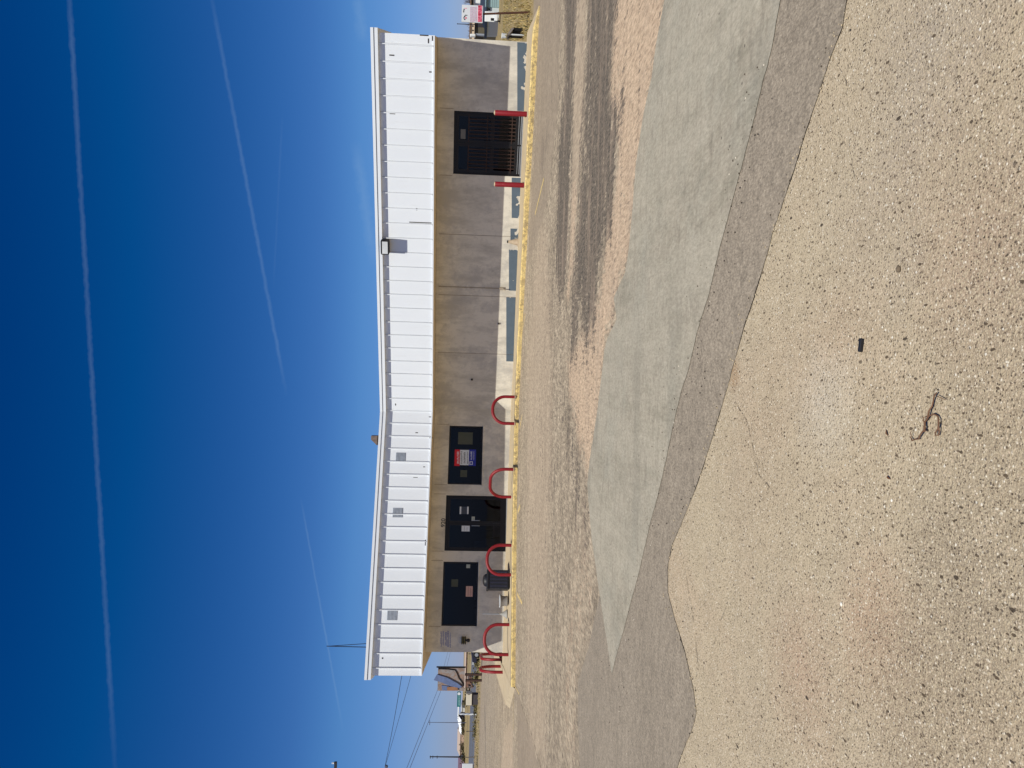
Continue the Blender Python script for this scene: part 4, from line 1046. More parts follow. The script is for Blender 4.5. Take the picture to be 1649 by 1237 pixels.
    for i in range(420):
        py = r.uniform(2, 1235); px = float(np.interp(py, ey, ex)) + r.gauss(-2, 7); p = G(px, py, 0.0085)
        q = stone('x', p, r.choice((0.002, 0.003, 0.004, 0.007)) * (0.5 + 0.07 * p.y), i + 2000, None); m.add(q.v, q.f, 0 if r.random() < 0.22 else 2)
    for i in range(220):
        py = r.uniform(100, 1230); px = float(np.interp(py, [0, 400, 870, 1085, 1237], [1250, 1161, 1045, 990, 1000])) + r.gauss(0, 14); p = G(px, py, 0.012)
        q = stone('x', p, r.choice((0.003, 0.004, 0.006)), i + 900, None); m.add(q.v, q.f, 0 if r.random() < 0.82 else 1)
    o = m.build('loose_grit', [simple('dark_grit', srgb(84, 74, 62), 0.9, var=0.4, scale=30), simple('pale_grit', srgb(222, 210, 188), 0.9), simple('tan_grit', srgb(190, 172, 140), 0.9)])
    o['kind'] = 'stuff'; tag(o, 'loose grit and small stones scattered over the near pavement', 'grit')
ground_bits()

# ------------------------------------------------------------------ surroundings
def gz(x, y): return float(ground_z(np.array([float(x)]), np.array([float(y)]))[0])
def GH(px, py):          # first hit of a pixel's ray with the uneven ground
    d = ray(px, py); k = 5.0
    for _ in range(6000):
        p = CAMP + d * k
        if p[2] <= gz(p[0], p[1]): break
        k *= 1.002
    return Vector((p[0], p[1], gz(p[0], p[1])))
def rect_at(x0, y0, x1, y1, Y):      # photo rectangle (x0 top, x1 bottom; y1 left, y0 right) standing upright at distance Y
    a = P((x0 + x1) / 2, y1, Y); b = P((x0 + x1) / 2, y0, Y); ym = (y0 + y1) / 2
    return a.x, b.x, P(x1, ym, Y).z, P(x0, ym, Y).z
def turn(mb, x, y):
    th = -math.atan2(x, y); c, s_ = math.cos(th), math.sin(th)
    mb.v = [(x + (a - x) * c - (b - y) * s_, y + (a - x) * s_ + (b - y) * c, d) for a, b, d in mb.v]
def pbox(mb, x0, y0, x1, y1, Y, depth, mi=0, ground=False):
    xa, xb, za, zb = rect_at(x0, y0, x1, y1, Y)
    if ground: za = min(gz(xa, Y), gz(xb, Y)) - 0.05
    mb.box(((xa + xb) / 2, Y + depth / 2, (za + zb) / 2), (xb - xa, depth, zb - za), 0, mi)
def gable(mb, xa, xb, y0, y1, z, h, ov=0.3, th=0.12, mi=0):
    """gabled roof with its ridge along x"""
    ym = (y0 + y1) / 2
    for sg in (-1, 1):
        ye = ym + sg * ((y1 - y0) / 2 + ov); ze = z - ov * h / ((y1 - y0) / 2)
        p = [Vector((xa - ov, ye, ze)), Vector((xb + ov, ye, ze)), Vector((xb + ov, ym, z + h)), Vector((xa - ov, ym, z + h))]
        q = [v + Vector((0, 0, th)) for v in p]
        mb.hexa(p + q, mi) if sg > 0 else mb.hexa([p[1], p[0], p[3], p[2], q[1], q[0], q[3], q[2]], mi)
M_rustp = None
def old_sign():
    A, B = GH(776, 1078), GH(776.5, 1107.5); Y = (A.y + B.y) / 2
    root = thing('derelict_sign', 'tall weathered brown sign with a torn blue arrow band on two dark posts', 'sign', A.lerp(B, 0.5))
    n = NT('weathered_sign_face', 0.85, 0.2); f = n.noise(0.9, 6, 0.7)
    c = n.mix(n.ramp(f, [(0.35, 0), (0.65, 1)]), srgb(118, 104, 96), srgb(158, 128, 108))
    n.color(n.mix(n.ramp(n.noise(2.2, 5, 0.7), [(0.46, 0), (0.56, 0.85)]), c, srgb(146, 142, 140)))
    m = MB(); pbox(m, 705, 1076, 748, 1112.5, Y, 0.35); part(m, 'panel', n.m, root)
    m = MB(); pbox(m, 703, 1073.6, 750, 1075.6, Y + 0.05, 0.08); part(m, 'edge_frame', M_black2, root)
    for p in (A, B):
        m = MB(); top = P(750, 1078 if p is A else 1107.5, Y).z; m.box((p.x, Y + 0.18, (top + p.z) / 2 - 0.05), (0.16, 0.16, top - p.z + 0.2)); part(m, 'post', simple('dark_rusty_post', srgb(70, 50, 42), 0.8), root)
    def poly(name, pts, y, th, mat):
        m = MB(); a = [P(x, yy, y) for x, yy in pts]; k = len(a); b = [v + Vector((0, th, 0)) for v in a]
        m.add(a + b, [tuple(range(k)), tuple(range(2 * k - 1, k - 1, -1))] + [(i, i + k, (i + 1) % k + k, (i + 1) % k) for i in range(k)]); part(m, name, mat, root)
    blue = simple('faded_blue_band', srgb(98, 112, 146), 0.8, var=0.2)
    poly('arrow_band', [(698.6, 1095.5), (703.8, 1086.5), (720, 1091.5), (736, 1100), (744, 1106), (741, 1108.5), (725, 1105), (708, 1098)], Y - 0.12, 0.1, blue)
    poly('arrow_band', [(711, 1104), (712, 1111.8), (720, 1111.8), (728, 1108), (722, 1105)], Y - 0.06, 0.05, blue)
    poly('orange_panel', [(720, 1106.5), (720, 1112), (737, 1112), (737, 1106)], Y - 0.1, 0.08, simple('orange_stain', srgb(150, 108, 78), 0.85))
    m = MB(); m.tube([P(x, y, Y - 0.03) for x, y in ((706, 1077), (722, 1077.5), (733, 1079), (736, 1084), (739, 1092), (743, 1097), (747, 1104))], 0.05, 6); part(m, 'torn_edge', M_black2, root)
old_sign()
def pole_set():
    mp = simple('dark_pole_wood', srgb(52, 48, 48), 0.9); mg = simple('distant_grey_pole', srgb(92, 98, 116), 0.8)
    for (py, xt, Y, r, mat, arms, lab) in ((1219.3, 692, 250, 0.26, mp, (693, 697, 704), 'dark wooden utility pole on the far field, leftmost'), (1164, 689.5, 250, 0.13, mg, (692,), 'thin grey utility pole standing behind the white roofed house')):
        b = P(752, py, Y); b.z = gz(b.x, b.y); t = P(xt, py - 0.6, Y); root = thing('utility_pole', lab, 'pole', b, 'far utility poles')
        m = MB(); m.tube([b, Vector((t.x, t.y, t.z))], [r, r * 0.65], 8); part(m, 'shaft', mat, root, True)
        for a in arms:
            q = P(a, py, Y); m = MB(); m.box(q, (0.9 if mat is mp else 1.5, 0.2, 0.22)); part(m, 'crossarm', mat, root)
    # near pole just outside the left edge: its crossarm ends poke into view
    Y = 46; bx = P(540, 1262, Y); root = thing('utility_pole', 'near utility pole at the left edge with only its dark crossarm ends in view', 'pole', (bx.x, Y, 0))
    top = P(520, 1262, Y)
    m = MB(); m.tube([Vector((bx.x, Y, -0.1)), Vector((bx.x, Y, top.z))], [0.17, 0.11], 10); part(m, 'shaft', mp, root, True)
    a, b = P(540.5, 1227, Y), P(540.5, 1300, Y); m = MB(); m.box(((a.x + b.x) / 2, Y, a.z), (a.x - b.x, 0.12, 0.16)); part(m, 'crossarm', mp, root)
    for q in (1229, 1244, 1290):
        c = P(537, q, Y); m = MB(); m.lathe((c.x, Y, a.z + 0.06), [(0.03, 0), (0.06, 0.04), (0.04, 0.1), (0.06, 0.13), (0.02, 0.17)], 10); part(m, 'insulator', M_paper, root, True)
    a = P(621.5, 1234.5, Y); m = MB(); m.box(((a.x + bx.x) / 2, Y, a.z - 0.02), (abs(a.x - bx.x), 0.1, 0.1)); m.lathe((a.x, Y, a.z - 0.12), [(0.05, 0), (0.1, 0.05), (0.1, 0.16), (0.03, 0.2)], 10); part(m, 'bracket', mg, root)
    # wires
    mw = simple('black_wire', srgb(40, 46, 60), 0.6); mwf = simple('weathered_wire', srgb(120, 128, 150), 0.6)
    def wire(pts, r, lab, sag=0.0, n=24, mw=mw):
        P3 = [P(*p) for p in pts]; out = []
        for i in range(len(P3) - 1):
            for j in range(n): out.append(P3[i].lerp(P3[i + 1], j / n))
        out.append(P3[-1]); k = len(out) - 1
        for i, v in enumerate(out): v.z -= sag * 4 * (i / k) * (1 - i / k)
        m = MB(); m.tube(out, r, 5); o = m.build('power_wire', mw); tag(o, lab, 'wire', 'overhead wires')
    wire([(620, 1234, 46), (642, 1096, 40), (650, 1060, 38)], 0.014, 'upper dark service wire from the near pole to the store roof', 0.12)
    wire([(621, 1232, 46), (660, 1089, 41), (668, 1062, 39)], 0.011, 'thinner lower service wire from the near pole to the store roof', 0.05)
    wire([(650, 1250, 60), (704, 1113, 110), (720, 1055, 170), (724, 1040, 200)], 0.024, 'upper of two faint wires passing behind the weathered sign', mw=mwf)
    wire([(655, 1250, 60), (709, 1115, 110), (724, 1055, 170), (728, 1040, 200)], 0.024, 'lower of two faint wires passing behind the weathered sign', mw=mwf)
    # A-shaped mast on the roof
    Y = 31.5; t = P(526, 1040.6, Y); b = P(600, 1043.2, Y); c = P(600, 1033.2, Y); zb = 4.386
    root = thing('antenna_mast', 'thin mast with a slanting stay rising over the left end of the fascia', 'mast', (b.x, Y, zb))
    m = MB(); m.tube([Vector((b.x, Y, zb)), t], 0.017, 6); part(m, 'mast', mw, root)
    dx = (c.x - b.x) * 1.06; m = MB(); m.tube([Vector((b.x + dx, Y, zb)), t - Vector((0, 0, 0.1))], 0.013, 6); part(m, 'stay', mw, root)
pole_set()
def left_land():
    # street name sign on a mast arm
    b = GH(768, 1150); Y = b.y; root = thing('street_sign', 'green street name sign hanging from an arm on a pale post', 'street sign', b)
    m = MB(); t = P(740, 1150, Y); m.tube([b, Vector((b.x, Y, t.z))], [0.13, 0.09], 8); part(m, 'post', M_paper, root, True)
    a = P(740.5, 1112, Y); c = P(740.5, 1160, Y); m = MB(); m.tube([Vector((c.x, Y, a.z + 0.1)), Vector((a.x, Y, a.z + 0.1))], 0.05, 6); part(m, 'arm', M_steel, root, True)
    mg = simple('road_sign_green', srgb(34, 104, 106), 0.6); m = MB(); pbox(m, 736.2, 1114, 742, 1138.5, Y - 0.15, 0.05); so = part(m, 'plate', mg, root)
    m = MB(); q = P(739.3, 1117.3, Y - 0.16); m.lathe((0, 0, 0), [(0.16, 0), (0.16, 0.012)], 14); m.v = [(q.x + v[0], q.y - v[2], q.z + v[1]) for v in m.v]; part(m, 'shield', M_paper, so)
    m = MB(); r = random.Random(2); y = 1121
    while y < 1136:
        w = r.choice((0.6, 0.9, 1.2)); pbox(m, 738.4, y, 740.2, y + w, Y - 0.16, 0.012); y += w + 0.6
    part(m, 'lettering', simple('pale_sign_text', srgb(150, 190, 190), 0.7), so)
    # beige roadside cabinet
    b = GH(770, 1126.5); Y = b.y; root = thing('utility_cabinet', 'beige box cabinet on a dark stand beside the road', 'cabinet', b)
    m = MB(); pbox(m, 750.5, 1117.5, 759.8, 1136, Y, 0.8); part(m, 'box', simple('beige_enamel', srgb(206, 198, 178), 0.6, var=0.05), root, bevel=0.02)
    m = MB(); pbox(m, 759.9, 1119, 770, 1135, Y + 0.1, 0.6, 0, True); part(m, 'stand', simple('dark_plinth', srgb(72, 68, 70), 0.9), root)
    m = MB(); pbox(m, 753, 1118.5, 757, 1119.2, Y - 0.03, 0.03); part(m, 'handle', M_black2, root)
    # marker posts
    for (px, py, top, w, lab) in ((764.5, 1085.3, 752, 0.1, 'white marker post between the legs of the weathered sign'), (768, 1069.4, 760, 0.06, 'small white marker post right of the weathered sign')):
        b = GH(px, py); t = P(top, py, b.y); root = thing('marker_post', lab, 'post', b, 'white marker posts')
        m = MB(); m.box((b.x, b.y, (b.z + t.z) / 2), (w * 1.5, w, t.z - b.z)); part(m, 'stake', M_paper, root)
        m = MB(); m.box((b.x, b.y, t.z + 0.03), (w * 1.7, w * 1.2, 0.06)); part(m, 'cap', M_steel, root)
    # low wire fence along the verge
    Yf = 86; xs = np.arange(-43.5, -20.0, 3.0); root = thing('wire_fence', 'low grey wire fence running along the road verge behind the weathered sign', 'fence', (xs[0], Yf, 0))
    mfp = simple('grey_fence_post', srgb(112, 104, 94), 0.85)
    for x in xs:
        m = MB(); m.tube([(x, Yf, -0.05), (x + random.uniform(-.05, .05), Yf, 1.05)], 0.05, 6); part(m, 'post', mfp, root)
    for z in (0.3, 0.6, 0.95):
        m = MB(); m.tube([(float(x), Yf - 0.05, z - 0.03 * (i % 2)) for i, x in enumerate(np.linspace(xs[0], xs[-1], 17))], 0.014, 4); part(m, 'rail_wire', mfp, root)
    # weeds on the verge
    rw = random.Random(31); mwd = simple('verge_weed_leaves', srgb(112, 104, 66), 0.9, var=0.4, scale=3)
    for (py, Yw, w, h, lab) in ((1091, 76, 1.5, 0.7, 'low weed clump between the legs of the weathered sign'), (1067, 74, 1.8, 0.6, 'weed clump by the verge near the parked dark car'), (1142, 78, 2.2, 0.6, 'low weed clump left of the beige cabinet'), (1176, 80, 2.6, 0.5, 'sprawling weed clump on the verge below the brown shed')):
        shrub(P(776, py, Yw), w, h, mwd, rw, lab)
    # rubble stack
    Y = 118; m = MB(); r = random.Random(4); xa, xb, za, zb = rect_at(752, 1089, 764, 1107, Y)
    root = thing('brick_stack', 'reddish stack of old bricks and rubble behind the weathered sign', 'brick stack', ((xa + xb) / 2, Y, 0))
    m2 = MB()
    for i in range(70):
        x = r.uniform(xa, xb); z = r.random() ** 1.3 * (zb) * 0.98; (m if r.random() < 0.65 else m2).box((x, Y + r.uniform(-.5, .5), max(0.1, z)), (r.uniform(.2, .45), .3, .2), r.uniform(0, 3))
    m.box(((xa + xb) / 2, Y + 0.1, 0.5), ((xb - xa) * 0.9, 0.6, 1.0))
    part(m, 'bricks', simple('old_brick', srgb(134, 100, 84), 0.9, var=0.3, scale=5), root); part(m2, 'pale_blocks', simple('pale_block', srgb(178, 158, 142), 0.9), root)
    # white trailer at the picture's edge
    b = GH(769, 1236); Y = b.y; root = thing('box_trailer', 'white box trailer cut off by the left edge of the picture', 'trailer', b)
    xa, xb, za, zb = rect_at(745.5, 1229.5, 766, 1290, Y); m = MB(); m.box(((xa + xb) / 2, Y + 1.1, (za + zb) / 2 + 0.2), (xb - xa, 2.2, zb - za - 0.2)); turn(m, xb, Y); part(m, 'body', M_white, root, bevel=0.04)
    m = MB(); m.box(((xa + xb) / 2, Y + 1.1, 0.45), (xb - xa - 0.2, 2.0, 0.14)); turn(m, xb, Y); part(m, 'chassis', M_black2, root)
    for k in (0.3, 0.42):
        m = MB(); m.lathe((0, 0, 0), [(0.3, -0.1), (0.33, -0.06), (0.33, 0.06), (0.3, 0.1)], 16); c = Vector((xb - 0.9 - k * 6, Y + 0.12, 0.33)); m.v = [(c.x + v[0], c.y + v[2], c.z + v[1]) for v in m.v]; turn(m, xb, Y); part(m, 'wheel', M_black2, root, True)
    # parked dark car, its nose past the corner
    b = GH(772.5, 1060); car(b + Vector((0.0, 0, 0)), 'parked_car', 'dark parked car whose nose shows past the left corner of the store', simple('dark_navy_car', srgb(34, 34, 52), 0.3, 0.6))
    # far buildings
    def house(name, lab, cat, x0, y0, x1, y1, Y, depth, wall, roof, rh, wins=(), group=None):
        xa, xb, za, zb = rect_at(x0, y0, x1, y1, Y); zg = min(gz(xa, Y), gz(xb, Y)) - 0.1; root = thing(name, lab, cat, ((xa + xb) / 2, Y, zg), group)
        m = MB(); m.box(((xa + xb) / 2, Y + depth / 2, (zg + zb) / 2), (xb - xa, depth, zb - zg))
        ym = Y + depth / 2
        for x in (xa, xb): m.add([(x, Y, zb), (x, Y + depth, zb), (x, ym, zb + rh)], [(0, 1, 2)])
        part(m, 'wall', wall, root); m = MB(); gable(m, xa, xb, Y, Y + depth, zb, rh); part(m, 'roof', roof, root)
        for w in wins:
            m = MB(); pbox(m, *w, Y - 0.06, 0.05); part(m, 'window', M_black2, root)
        return root
    mtan = simple('tan_metal_siding', srgb(176, 150, 130), 0.8); mdk = simple('dark_wood_siding', srgb(62, 58, 66), 0.8); mwh = simple('white_roofing', srgb(236, 236, 236), 0.7, var=0.03)
    mbr = simple('brown_siding', srgb(142, 108, 96), 0.85); mpl = simple('pale_plaster', srgb(196, 196, 188), 0.85); mrr = simple('mauve_roofing', srgb(104, 82, 96), 0.85); mgr = simple('tan_roofing', srgb(182, 162, 146), 0.85)
    house('warehouse', 'long low tan warehouse on the far side of the field', 'building', 741, 1183, 750, 1217, 420, 14, mtan, mgr, 1.6, [(746.5, 1188 + 6 * k, 748.5, 1190 + 6 * k) for k in range(5)])
    house('farm_house', 'dark walled house with a bright white roof behind the thin grey pole', 'house', 742.5, 1159.5, 750, 1171, 380, 9, mdk, mwh, 1.5, [(744.5, 1161, 746.5, 1163), (744.5, 1166, 746.5, 1168)])
    house('barn', 'brown shed joined between the white roofed house and the tan warehouse', 'shed', 743, 1171.8, 750, 1182, 390, 9, mbr, mwh, 1.3, [(747, 1175, 749, 1176.5)])
    house('flat_building', 'pale plaster building right of the white roofed house', 'building', 744, 1140, 749.5, 1158, 400, 9, mpl, mpl, 0.3, [(746, 1150, 748, 1153)])
    house('low_shop', 'long low building with a pale roof behind the weathered sign', 'building', 750.2, 1046, 754, 1112, 280, 10, mbr, mgr, 0.5, [(751.5, 1050 + 9 * k, 753.3, 1053 + 9 * k) for k in range(6)])
    house('edge_house', 'house with a mauve roof behind the white trailer', 'house', 747, 1228, 752, 1260, 330, 9, mpl, mrr, 2.6, [(748.5, 1231, 750.5, 1233)])
    # shrubs along the far edge of the field
    r = random.Random(9); mshr = simple('dry_shrub_leaves', srgb(84, 78, 52), 0.9, var=0.4, scale=2)
    labs = ['dark dry shrub beneath the tan warehouse', 'dark dry shrub in front of the white roofed house', 'dry shrub beside the brown shed', 'dark shrub below the street name sign', 'shrub at the foot of the dark utility pole', 'low shrub right of the beige cabinet']
    for (py, Y, w, h, lab) in zip((1205, 1163, 1178, 1130, 1221, 1114), (360, 340, 350, 210, 250, 150), (7, 5, 4, 3, 4, 2.2), (2.2, 2.0, 1.8, 1.6, 1.7, 1.2), labs):
        shrub(P(752, py, Y), w, h, mshr, r, lab)
def shrub(p, w, h, mat, r, lab):
    zg = gz(p.x, p.y); root = thing('shrub', lab, 'shrub', (p.x, p.y, zg), 'dry shrubs and weeds beyond the lot'); m = MB()
    for i in range(170):
        a = r.uniform(0, 6.28); q = Vector((r.gauss(0, w * 0.22), r.gauss(0, w * 0.16), abs(r.gauss(0.35, 0.25)) * h)); s = r.uniform(0.1, 0.24) * h * 0.7
        u = Vector((math.cos(a), math.sin(a), r.uniform(-.5, .5))) * s; v = Vector((-math.sin(a) * 0.5, math.cos(a) * 0.4, r.uniform(.3, 1))) * s
        c = Vector((p.x, p.y, zg)) + q; m.quad(c - u - v, c + u - v * 0.6, c + u * 0.8 + v, c - u + v * 0.7)
    part(m, 'foliage', mat, root)
    t = MB()
    for i in range(5): t.tube([Vector((p.x, p.y, zg - 0.05)), Vector((p.x + r.gauss(0, w * 0.15), p.y, zg + h * 0.6))], [0.05, 0.02], 5)
    part(t, 'stems', M_mark, root)
def car(b, name, lab, paint, L=4.3):
    """saloon lying along +x from its nose at b"""
    root = thing(name, lab, 'car', b); x0 = b.x - 0.5; y = b.y
    prof = [(0.0, 0.32), (0.02, 0.62), (0.18, 0.74), (1.1, 0.88), (1.75, 1.36), (3.05, 1.40), (3.75, 0.98), (4.25, 0.92), (4.3, 0.4), (4.15, 0.3), (0.1, 0.28)]
    m = MB(); k = len(prof); A = [Vector((x0 + x, y, z)) for x, z in prof]; B = [Vector((x0 + x, y + 1.7, z)) for x, z in prof]
    m.add(A + B, [tuple(range(k))[::-1], tuple(range(k, 2 * k))] + [(i, (i + 1) % k, (i + 1) % k + k, i + k) for i in range(k)]); part(m, 'body', paint, root, bevel=0.05)
    m = MB(); m.quad(*[Vector((x0 + x, y - 0.012, z)) for x, z in ((1.25, 0.92), (3.6, 0.98), (3.0, 1.32), (1.82, 1.30))]); part(m, 'side_window', M_black2, root)
    for x in (0.85, 3.4):
        for yy in (0.02, 1.68):
            m = MB(); m.lathe((0, 0, 0), [(0.28, -0.1), (0.32, -0.06), (0.32, 0.06), (0.28, 0.1)], 18); c = Vector((x0 + x, y + yy, 0.32)); m.v = [(c.x + v[0], c.y + v[2], c.z + v[1]) for v in m.v]; w = part(m, 'wheel', M_black2, root, True)
            m = MB(); m.lathe((0, 0, 0), [(0.18, -0.11), (0.18, 0.11)], 14); m.v = [(c.x + v[0], c.y + v[2], c.z + v[1]) for v in m.v]; part(m, 'rim', M_steel, w, True)
    for yy in (0.2, 1.5):
        m = MB(); m.box((x0 + 0.03, y + yy, 0.62), (0.1, 0.32, 0.14)); part(m, 'headlight', M_paper, root)
left_land()

def bare_tree(p, h, seed, lab, mat):
    r = random.Random(seed); root = thing('bare_tree', lab, 'tree', p, 'bare trees behind the houses'); t = MB(); c = MB()
    def grow(a, d, L, rad, lev):
        pts = [a]; q = a
        for i in range(3):
            d = (d + Vector((r.gauss(0, .16), r.gauss(0, .16), r.gauss(0.06, .08)))).normalized(); q = q + d * L / 3; pts.append(q)
        (t if lev == 0 else c).tube(pts, [rad, rad * .85, rad * .72, rad * .6], 5 if lev < 2 else 3, cap=False)
        if lev < 4:
            for k in range(4 if lev < 3 else 3):
                s = pts[1].lerp(pts[3], (k + 0.6) / 4.0); ax = Vector((r.gauss(0, 1), r.gauss(0, 1), r.gauss(0.5, .6))).normalized()
                grow(s, (d * 0.55 + ax * 0.8).normalized(), L * r.uniform(.5, .72), max(rad * .55, 0.035), lev + 1)
    grow(Vector(p) - Vector((0, 0, 0.1)), Vector((0, 0, 1)), h * 0.42, h * 0.022, 0)
    part(t, 'trunk', mat, root, True); part(c, 'crown', mat, root)
def right_land():
    mteal = simple('teal_grey_siding', srgb(146, 172, 172), 0.8, var=0.05); mlg = simple('light_grey_siding', srgb(196, 204, 204), 0.8, var=0.05); mslate = simple('slate_roofing', srgb(48, 58, 72), 0.85)
    mtan = simple('tan_stucco', srgb(214, 192, 164), 0.85); mol = simple('olive_shed_siding', srgb(98, 92, 76), 0.9); mw = simple('white_clapboard', srgb(232, 234, 230), 0.8, var=0.04)
    Y = 165
    def block(root, nm, mat, x0, y0, x1, y1, Yd, depth, ground=True):
        m = MB(); pbox(m, x0, y0, x1, y1, Yd, depth, 0, ground); return part(m, nm, mat, root)
    def base(x, y0, y1, Yd):
        q = P(x, (y0 + y1) / 2, Yd); return (q.x, Yd, gz(q.x, Yd))
    h = thing('house', 'teal and pale grey sided house with a dark slate roof on the right', 'house', base(805, -30, 28, Y))
    w1 = block(h, 'wall', mteal, 782, -60, 805, 11.5, Y, 9); w2 = block(h, 'wall', mlg, 785, 11.6, 805, 28, Y + 0.3, 9)
    m = MB(); xa, xb, za, zb = rect_at(774, -62, 784.5, 18, Y); m.hexa([Vector((xa, Y - 0.5, za)), Vector((xb, Y - 0.5, za)), Vector((xb, Y + 9.5, za)), Vector((xa, Y + 9.5, za)), Vector((xa + 0.5, Y + 4, zb)), Vector((xb, Y + 4, zb)), Vector((xb, Y + 5, zb)), Vector((xa + 0.5, Y + 5, zb))]); part(m, 'roof', mslate, h)
    m = MB(); xa, xb, za, zb = rect_at(781, 17, 785.5, 30, Y); m.box(((xa + xb) / 2, Y + 4.7, (za + zb) / 2), (xb - xa, 9.8, zb - za)); part(m, 'roof', mslate, h)
    for (a, b) in ((13.5, 16), (23, 25.5)): 
        wf = block(h, 'window', M_black2, 785.8, a, 789.5, b, Y + 0.22, 0.06, False)
    for k in range(5): block(h, 'siding_board', simple('siding_board_grey', srgb(150, 168, 170), 0.85), 787 + 3.2 * k, -58, 787.4 + 3.2 * k, 11.4, Y - 0.05, 0.04, False)  # narrow raised boards across the teal wall, slightly greyer than it
    h = thing('house', 'white clapboard house with a dark roof edge behind the slate roof', 'house', base(776, -30, 6, 185))
    block(h, 'wall', mw, 763, -50, 780, 5, 185, 8); block(h, 'roof', M_black2, 759.8, -52, 762.6, 6.5, 184.6, 9, False); block(h, 'window', M_black2, 766, -12, 771, -8, 184.9, 0.08, False)
    h = thing('shed', 'low olive brown shed with a black roof between the pink sign and the store', 'shed', base(780, 18, 50, 190))
    block(h, 'wall', mol, 766.5, 18, 784, 56, 190, 7); block(h, 'roof', M_black2, 764.3, 17, 766.4, 57, 189.6, 8, False); block(h, 'door', simple('dark_shed_door', srgb(56, 52, 56), 0.8), 768, 38, 780, 44, 189.92, 0.06, False)
    h = thing('long_building', 'long tan stucco building rising behind the olive shed', 'building', base(765, -30, 60, 235))
    block(h, 'wall', mtan, 758.5, -60, 772, 70, 235, 9); block(h, 'roof', simple('brown_roof_edge', srgb(124, 100, 80), 0.85), 757, -61, 758.4, 71, 234.6, 10, False)
    for k in range(4): block(h, 'window', M_black2, 760.5, 34 + 7 * k, 762.5, 36 + 7 * k, 234.9, 0.1, False)
    h = thing('propane_tank', 'small white tank beside the shed at the edge of the store wall', 'tank', base(790, 57, 60, 150))
    m = MB(); pbox(m, 757, 54, 766, 57.5, 186, 1.2, 0); part(m, 'body', mw, h, bevel=0.2); m = MB(); pbox(m, 766, 54.5, 790, 57, 186.3, 0.6, 0, True); part(m, 'stand', M_greyvent, h)
    # white camper van
    Yv = 150; xa, xb, za, zb = rect_at(780, 19.5, 803, 34.5, Yv); c = (xa + xb) / 2; zg = gz(c, Yv)
    v = thing('camper_van', 'white boxy camper van parked in front of the olive shed', 'van', (c, Yv, zg))
    m = MB(); hh = zb - zg; Wd = xb - xa; m.box((c, Yv + 2.5, zg + hh * 0.66), (Wd, 5, hh * 0.62)); m.box((c + 0.1, Yv + 0.4, zg + hh * 0.27), (Wd * 0.86, 1.6, hh * 0.2)); turn(m, c, Yv); part(m, 'body', mw, v, bevel=0.1)
    m = MB(); m.box((c - Wd * 0.26, Yv - 0.03, zg + hh * 0.5), (Wd * 0.26, 0.06, hh * 0.2)); turn(m, c, Yv); part(m, 'window', M_black2, v)
    m = MB(); m.box((c, Yv - 0.02, zg + hh * 0.37), (Wd * 0.94, 0.06, hh * 0.045)); turn(m, c, Yv); part(m, 'bumper', M_greyvent, v)
    for sx in (-1, 1):
        m = MB(); m.lathe((0, 0, 0), [(0.34, -0.14), (0.38, -0.1), (0.38, 0.1), (0.34, 0.14)], 16); q = Vector((c + sx * Wd * 0.4, Yv + 0.5, zg + 0.38)); m.v = [(q.x + a[2], q.y + a[0], q.z + a[1]) for a in m.v]; turn(m, c, Yv); part(m, 'wheel', M_black2, v, True)
    # pink and white sign on a brown post
    b = GH(853.5, 19.5); Ys = b.y; s = thing('roadside_sign', 'small square white sign with pink print and a red foot band on a brown post', 'sign', b)
    m = MB(); t = P(743, 19.5, Ys); tp = P(760, 22.0, Ys); m.tube([b - Vector((0, 0, 0.1)), Vector((tp.x, Ys + 0.05, tp.z))], 0.035, 8); part(m, 'post', simple('rusty_brown_post', srgb(84, 56, 42), 0.8), s, True)
    m = MB(); pbox(m, 743.5, 8.5, 777.5, 36, Ys - 0.03, 0.03); bo = part(m, 'panel', M_paper, s)
    r = random.Random(8); mpk = simple('pale_pink_print', srgb(196, 160, 180), 0.8); mrd = simple('crimson_print', srgb(168, 30, 56), 0.7); mrs = simple('rose_band', srgb(232, 130, 150), 0.7)
    m = MB()
    for row in range(5):
        y = 11
        while y < 34.5:
            w = r.choice((0.5, 0.8, 1.1, 1.5)); pbox(m, 757.2 + 2.3 * row, y, 758.7 + 2.3 * row, y + w, Ys - 0.036, 0.005); y += w + 0.5
    part(m, 'small_print', mpk, bo)
    m = MB(); pbox(m, 769.5, 9, 776.2, 35.5, Ys - 0.036, 0.005); band = part(m, 'red_band', mrs, bo)
    m = MB(); y = 9.4
    while y < 34.5:
        w = r.choice((1.0, 1.4, 1.9)); xx = r.choice((770, 770.6)); pbox(m, xx, y, xx + r.choice((3, 5)), y + w * 0.5, Ys - 0.042, 0.005); pbox(m, xx + r.choice((0, 2, 4)), y + w * 0.5, xx + 5.2, y + w, Ys - 0.042, 0.005); y += w + 0.7
    part(m, 'lettering', mrd, band)
    m = MB()
    for (a, b_, c_, d) in ((746.5, 14.2, 748, 16.4), (746, 16.8, 747.3, 20), (748.4, 24, 752.4, 25.2), (747.2, 25.6, 749.2, 27.4), (746.4, 27.4, 747.6, 30), (747.3, 30.3, 749.2, 32.2)): pbox(m, a, b_, c_, d, Ys - 0.036, 0.005)
    part(m, 'black_marks', M_black2, bo)
    m = MB()
    for (a, b_, c_, d) in ((749, 27.6, 751.4, 30.2), (748, 13, 751.8, 13.8)): pbox(m, a, b_, c_, d, Ys - 0.037, 0.005)
    part(m, 'red_marks', mrs, bo)
    # thin dark pole, block and pedestal
    Yp = 200; q = P(765, 39, Yp); zq = gz(q.x, Yp); t = P(737, 38.6, Yp); s = thing('flag_pole', 'thin dark pole rising above the olive shed', 'pole', (q.x, Yp, zq))
